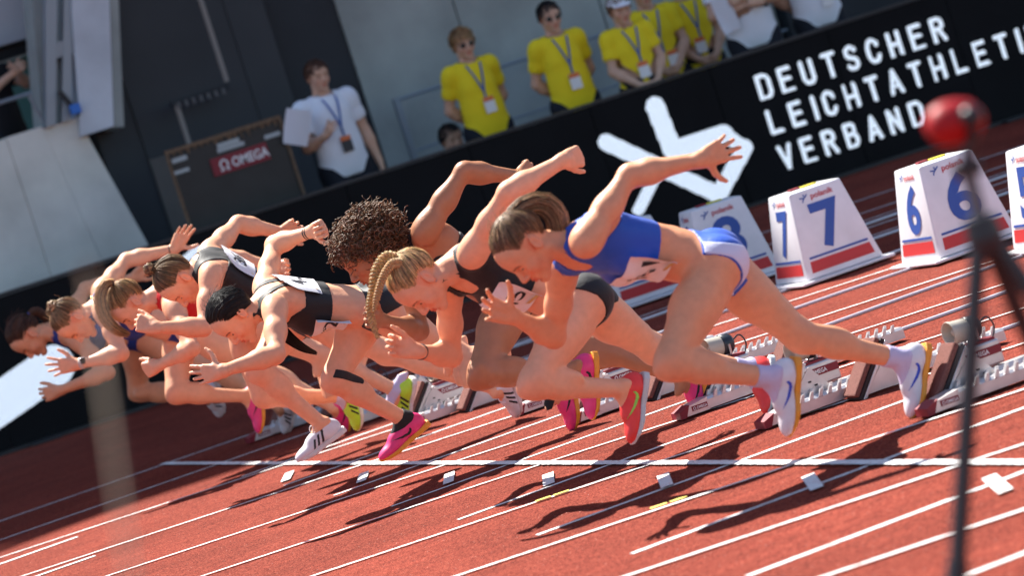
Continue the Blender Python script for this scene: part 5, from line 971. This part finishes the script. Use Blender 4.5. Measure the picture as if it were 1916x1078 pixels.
def stand(x, y, z0, H, face=0., male=False, arms='down', lean=0., seat=False):
    k = H/1.72; f = A(math.sin(face), -math.cos(face), 0); l = np.cross(A(0, 0, 1), f); O = A(x, y, z0); sw = .185 if male else .165
    P = lambda a, b, c: O+f*a*k+l*b*k+A(0, 0, c*k)
    J = dict(pel=P(0, 0, .95), neck=P(-.01, lean, 1.44), head=P(.025, lean, 1.585), hf=f+A(0, 0, -.12), hl=l)
    for s, S_ in ((1, 'L'), (-1, 'R')):
        J['sh'+S_] = P(-.01, s*sw+lean, 1.388); J['hip'+S_] = P(0, s*.09, .91); J['knee'+S_] = P(.02, s*.10, .49); J['ank'+S_] = P(-.02, s*.10, .085); J['toe'+S_] = P(.14, s*.12, .02)
        if seat: J['knee'+S_] = P(.40, s*.12, .93); J['ank'+S_] = P(.38, s*.12, .52); J['toe'+S_] = P(.54, s*.13, .46)
        a = arms if isinstance(arms, str) else arms[0 if S_ == 'L' else 1]
        if a == 'down': J['el'+S_] = P(-.03, s*(sw+.06), 1.12); J['wr'+S_] = P(.03, s*(sw+.07), .88); d = (.1, 0, -1)
        elif a == 'back': J['el'+S_] = P(-.10, s*(sw+.06), 1.13); J['wr'+S_] = P(-.17, s*.05, .97); d = (-.1, -s*.8, -.4)
        elif a == 'front': J['el'+S_] = P(.03, s*(sw+.05), 1.12); J['wr'+S_] = P(.19, s*.07, .95); d = (.3, -s*.7, -.5)
        elif a == 'cross': J['el'+S_] = P(.06, s*(sw+.06), 1.14); J['wr'+S_] = P(.20, -s*.03, 1.18+.03*s); d = (.1, -s*1, .05)
        elif a == 'hold': J['el'+S_] = P(.02, s*(sw+.06), 1.12); J['wr'+S_] = P(.22, s*(sw-.02), 1.17); d = (.7, -s*.3, .5)
        else: J['el'+S_] = P(.16, s*(sw+.04), 1.24); J['wr'+S_] = P(.34, s*.02, 1.34); d = (.6, -s*.6, .4)
        J['kn'+S_] = J['wr'+S_]+(f*d[0]+l*d[1]+A(0, 0, d[2]))*.08; J['dir'+S_] = np.zeros(3)
    return {q: v for q, v in J.items()}, f, l, k
def short_hair(B, m, par, n=500, vol=.012, long=.03, fringe=.0):
    u = rng.normal(0, 1, (n*2, 3)); u /= np.linalg.norm(u, axis=1)[:, None]; cen = np.array((-.010, .030, 0)); rad = np.array((.099, .088, .076)); q = cen+u*rad
    lim = np.interp(q[:, 0], [-.12, -.06, -.03, .03, .05, .085], [-.05, -.035, .0, .03, .06-fringe, .082-fringe]); okk = q[:, 1] > lim; u = u[okk]; q = q[okk]; K = len(q); t = np.linspace(0, 1, 6)
    g = np.array((.55, -.25, 0))+rng.normal(0, .3, (K, 3)); g = g-u*(g*u).sum(1)[:, None]; Pq = q[:, None]+u[:, None]*(vol*np.sin(t*2.2))[None, :, None]+g[:, None]*(long*t)[None, :, None]
    P3 = B.hc+(Pq@np.stack([B.hf, B.hu, B.hl]))*B.hs; V, Q, c = tubes_mesh(P3, np.full((K, 6), .0042), strand_cols(K, 1), 3)
    return mesh_obj('hair', V, Q, m, par, True, col=c)
def official(lab, x, y, H, face, arms, shirt, hair, male=False, hairm=None, badge=(0, .42), z0=.2, glasses=None, cap=False, g=1.06, tail=False, dark=False, seat=False, group='officials standing behind the video board', lanyard=True, polo=False):
    J, f, l, k = stand(x, y, z0, H, face, male, arms, 0, seat); hs = 1.0
    hands = {S_: dict(kn=J['kn'+S_], pn=-f if arms == 'back' else f*-.2+l*(-1 if S_ == 'L' else 1), curl=(35, 40, 30), spread=3, thumb=.5) for S_ in 'LR'}
    B = Body(J, g=g*k, hs=hs, male=male, hands=hands); V, Q = B.mesh(.018, .0068, .0070); o = mesh_obj('person', V, Q, M_SKO, None, True, col=B.paint(V, brow=(.25, .18, .13)), origin=(x, y, z0)); tag(o, lab, 'official', group)
    def rs(P):
        t, ff, ll = B.tl(P); e = np.maximum((-.22-t)*B.len, .080*k-seg_d(P, B.J['neck']-B.spn*.03+B.f*.012, B.J['neck']+B.spn*.2+B.f*.012))
        for S_ in 'LR':
            ua, fa, bi, lu, lf = B.frames['arm'+S_]; s_ = (P-B.J['sh'+S_])@ua; dd = seg_d(P, B.J['sh'+S_], B.J['el'+S_]); e = np.maximum(e, np.where(dd < .075, s_-lu*.66, -9)); e = np.maximum(e, .075-seg_d(P, B.J['el'+S_]+fa*.04, B.J['wr'+S_]))
        return e
    v, q = B.cloth(rs, .011, .012, 'tee', extra=[XT := dict(p=[(El(B.P(.22, .012), B.f, B.spn, B.l, (.118*k, .30*k, .160*k*(1.06 if male else 1))), .03, 1), (El(B.P(.58, .02), B.f, B.spn, B.l, (.112*k, .24*k, .136*k*(1.08 if male else 1))), .03, 1)], k=.03)]); tee = mesh_obj('polo_shirt' if polo else 't_shirt', v, q, shirt, o, True)
    def rp(P): return np.maximum(((P-B.J['pel'])@B.spn)-.06, np.maximum((P[:, 2]-z0)*-1+.10*k, -9))
    v, q = B.cloth(rp, .014, .015, 'torso'); mesh_obj('trousers', v, q, M_TROU, o, True)
    for S_ in 'LR': shoe(o, J['ank'+S_], J['toe'+S_], J['knee'+S_], M_SHOE, M_SHOE, M_SHOE, '', res=.009)
    if polo:
        ring('collar', o, B.P(1.0, .012), nrm(B.spn+B.f*.35), .072, .014, shirt, flat=1.4)
    if lanyard:
        gr = [B.groups()[0], XT]
        def on(t, lat, off=.024):
            p = B.P(t)[None]+B.f*.28+B.l*lat
            for _ in range(30): p = p-B.f*np.clip(eval_pts(gr, p)-off, -.02, .06)*.9
            return p[0]
        for s in (-1, 1):
            pts = [on(1.0-.04, s*.06, .02)]+[on(1-.12*i-.03, s*.06*(1-i/4)) for i in range(1, 5)]+[on(badge[1]+.06, 0)]
            P_ = spline(pts, 14); V = []; 
            for p in P_: V += [p-B.l*.008, p+B.l*.008]
            mesh_obj('lanyard', V, [(2*i, 2*i+1, 2*i+3, 2*i+2) for i in range(13)], M_LAN, o)
        c = on(badge[1]-.06, badge[0], .03); R3 = np.stack([B.l, B.spn, B.f], 1)
        mb = MB(); mb.box(c, (.088, .125, .004), R3); bd = mb.build('badge', M_CARDK if dark else M_CARD, o); mb = MB(); mb.box(c+B.spn*.045+B.f*.003, (.086, .034, .003), R3); mb.build('badge_header', M_CARDO, bd)
    if hair: short_hair(B, hairm, o, **hair)
    if tail: cap_hair(B, (-.09, .05, 0), hairm, o, n=500, thick=.003); tail_hair([B.H(-.095, .05), B.H(-.13, .0), B.H(-.12, -.10)], (.02, .025, .012), hairm, o, n=150)
    if glasses:
        mb = MB()
        for s in (-1, 1):
            c = B.H(.088, -.002, s*.033); mb.lathe(c-B.hf*.003, nrm(B.hf+B.hl*s*.25), [(0, .006), (.018, .004), (.025, .0), (.024, -.004)], 14); mb.tube([B.H(.086, .004, s*.056), B.H(.0, .004, s*.082)], .003, 5)
        mb.tube([B.H(.094, .002, -.012), B.H(.094, .002, .012)], .003, 5); mb.build('sunglasses' if glasses == 'sun' else 'glasses', M_GLASS, o, True)
    if cap:
        th = np.linspace(.0, 1.45, 9); V = []; Fc = []
        for i, a in enumerate(th):
            for j in range(24): b = 2*math.pi*j/24; V.append(B.H(-.008+.108*math.sin(a)*math.cos(b), .042+.088*math.cos(a), .086*math.sin(a)*math.sin(b)))
        Fc = [(i*24+j, i*24+(j+1) % 24, (i+1)*24+(j+1) % 24, (i+1)*24+j) for i in range(8) for j in range(24)]; cp = mesh_obj('cap', V, Fc, M_CAPW, o, True)
        mb = MB(); ar = [(math.cos(t), math.sin(t)) for t in np.linspace(-1.1, 1.1, 12)]; mb.prism([B.H(.085*a-.0+.02, .055, .082*b) for a, b in ar]+[B.H(.150*a+.015, .040, .078*b) for a, b in ar[::-1]], B.hu*.004); mb.build('peak', M_CAPW, cp)
    return o, B
HB = HAIR; sh_ = dict(n=520, vol=.014, long=.035)
p1, b1 = official('tall young man in white polo with dark badge, holding papers beside the flight case', 3.62, 6.66, 1.87, .12, ('down', 'hold'), M_WPOLO, dict(n=520, vol=.016, long=.03, fringe=.012), True, HB['auburn'], badge=(0, .30), dark=True, polo=True)
official('woman in yellow shirt with short blonde hair and dark sunglasses', 4.76, 6.45, 1.76, .0, 'back', M_YELT, dict(n=620, vol=.018, long=.05, fringe=.02), False, HB['goldblonde'], glasses='sun', badge=(.012, .34))
official('woman in yellow shirt with short black hair and glasses, hands behind her back', 5.36, 6.05, 1.75, -.05, 'back', M_YELT, sh_, False, HB['black'], glasses='clear', badge=(.0, .30))
official('woman in yellow shirt wearing a white cap, hands clasped in front', 5.85, 5.85, 1.63, -.05, 'front', M_YELT, sh_, False, HB['brown'], cap=True, badge=(.0, .30))
official('woman in yellow shirt with long hair standing behind the capped woman', 6.30, 6.42, 1.72, -.15, 'front', M_YELT, None, False, HB['auburn'], tail=True, badge=(.06, .20))
official('official in yellow shirt with papers, half hidden by the man in white', 6.66, 6.50, 1.70, -.1, 'front', M_YELT, sh_, False, HB['brown'], badge=(-.02, .28))
official('man in white polo with arms crossed and a black wristwatch', 6.83, 5.78, 1.86, -.25, 'cross', M_WPOLO, sh_, True, HB['auburn'], lanyard=False, polo=True)
official('man in white polo with an orange-topped badge at the end of the row', 7.42, 5.80, 1.84, -.1, 'back', M_WPOLO, sh_, True, HB['brown'], badge=(.05, .22), polo=True)
official('dark-haired person sitting low behind the board, only the head showing', 4.60, 6.95, 1.70, .1, 'down', M_DTEE, sh_, True, HB['black'], z0=-.43, seat=True, lanyard=False, group='people sitting or working in the stand')
mb = MB(); mb.box((4.60, 6.98, .34), (.40, .38, .04), None, .01); t = thing('stool', 'small stool under the seated person behind the board', 'stool', (4.6, 6.98, .2)); mb.build('seat', M_CLAD, t)
for sx in (-1, 1):
    for sy in (-1, 1): mb = MB(); mb.tube([(4.6+sx*.17, 6.98+sy*.16, .2), (4.6+sx*.16, 6.98+sy*.15, .325)], .015, 8); mb.build('leg', M_GAL, t)
official('person in dark clothes working in the press box behind the thin railing', 1.72, 9.15, 1.75, .5, ('reach', 'reach'), M_DTEE, sh_, True, HB['black'], z0=1.35, lanyard=False, group='people sitting or working in the stand')
mb = MB(); mb.box((1.4, 9.42, 1.24), (2.4, .92, .2)); tag(mb.build('press_floor', M_CON, None, origin=(1.4, 9.42, 1.34)), 'concrete floor of the press box', None, kind='structure')
t = thing('microphone', 'black microphone with a blue and white cube leaning by the press railing', 'microphone', (2.02, 8.1, 2.3)); mb = MB(); mb.tube([(2.06, 8.09, 2.30), (2.00, 8.09, 2.44)], .022, 10); mb.build('windscreen', M_BLK, t); mb = MB(); mb.box((2.075, 8.08, 2.27), (.08, .06, .08), None, .006); mb.build('cube', mat('mic_blue', (.03, .16, .55), .5), t); mb = MB(); mb.tube([(2.09, 8.09, 2.25), (2.10, 8.13, 2.215)], .012, 8); mb.build('handle', M_BLK, t)
def sheet(lab, c, w_, h, ax, ay, grp='papers held by the officials'):
    ax = nrm(ax); ay = nrm(ay); nn = np.cross(ax, ay); V = []
    for i in range(7):
        for j in range(7): u, v = i/6-.5, j/6-.5; V.append(np.asarray(c)+ax*u*w_+ay*v*h+nn*(.03*math.sin(u*3+v*2)-.05*u*u))
    n0 = len(V); V += [p-nn*.003 for p in V]; Fc = [(i*7+j, (i+1)*7+j, (i+1)*7+j+1, i*7+j+1) for i in range(6) for j in range(6)]; Fc += [tuple(q+n0 for q in f[::-1]) for f in Fc]
    o = mesh_obj('paper_sheets', V, Fc, M_PAPER, None, True, origin=c); tag(o, lab, 'papers', grp)
sheet('white sheets held by the tall young man in white polo', (3.262, 6.35, 1.598), .19, .27, A(.9, .25, -.38), A(.38, -.1, .92))
sheet('white sheets held beside the man with crossed arms', (6.60, 5.62, 1.42), .14, .28, A(.8, .2, .1), A(-.15, 0, 1))
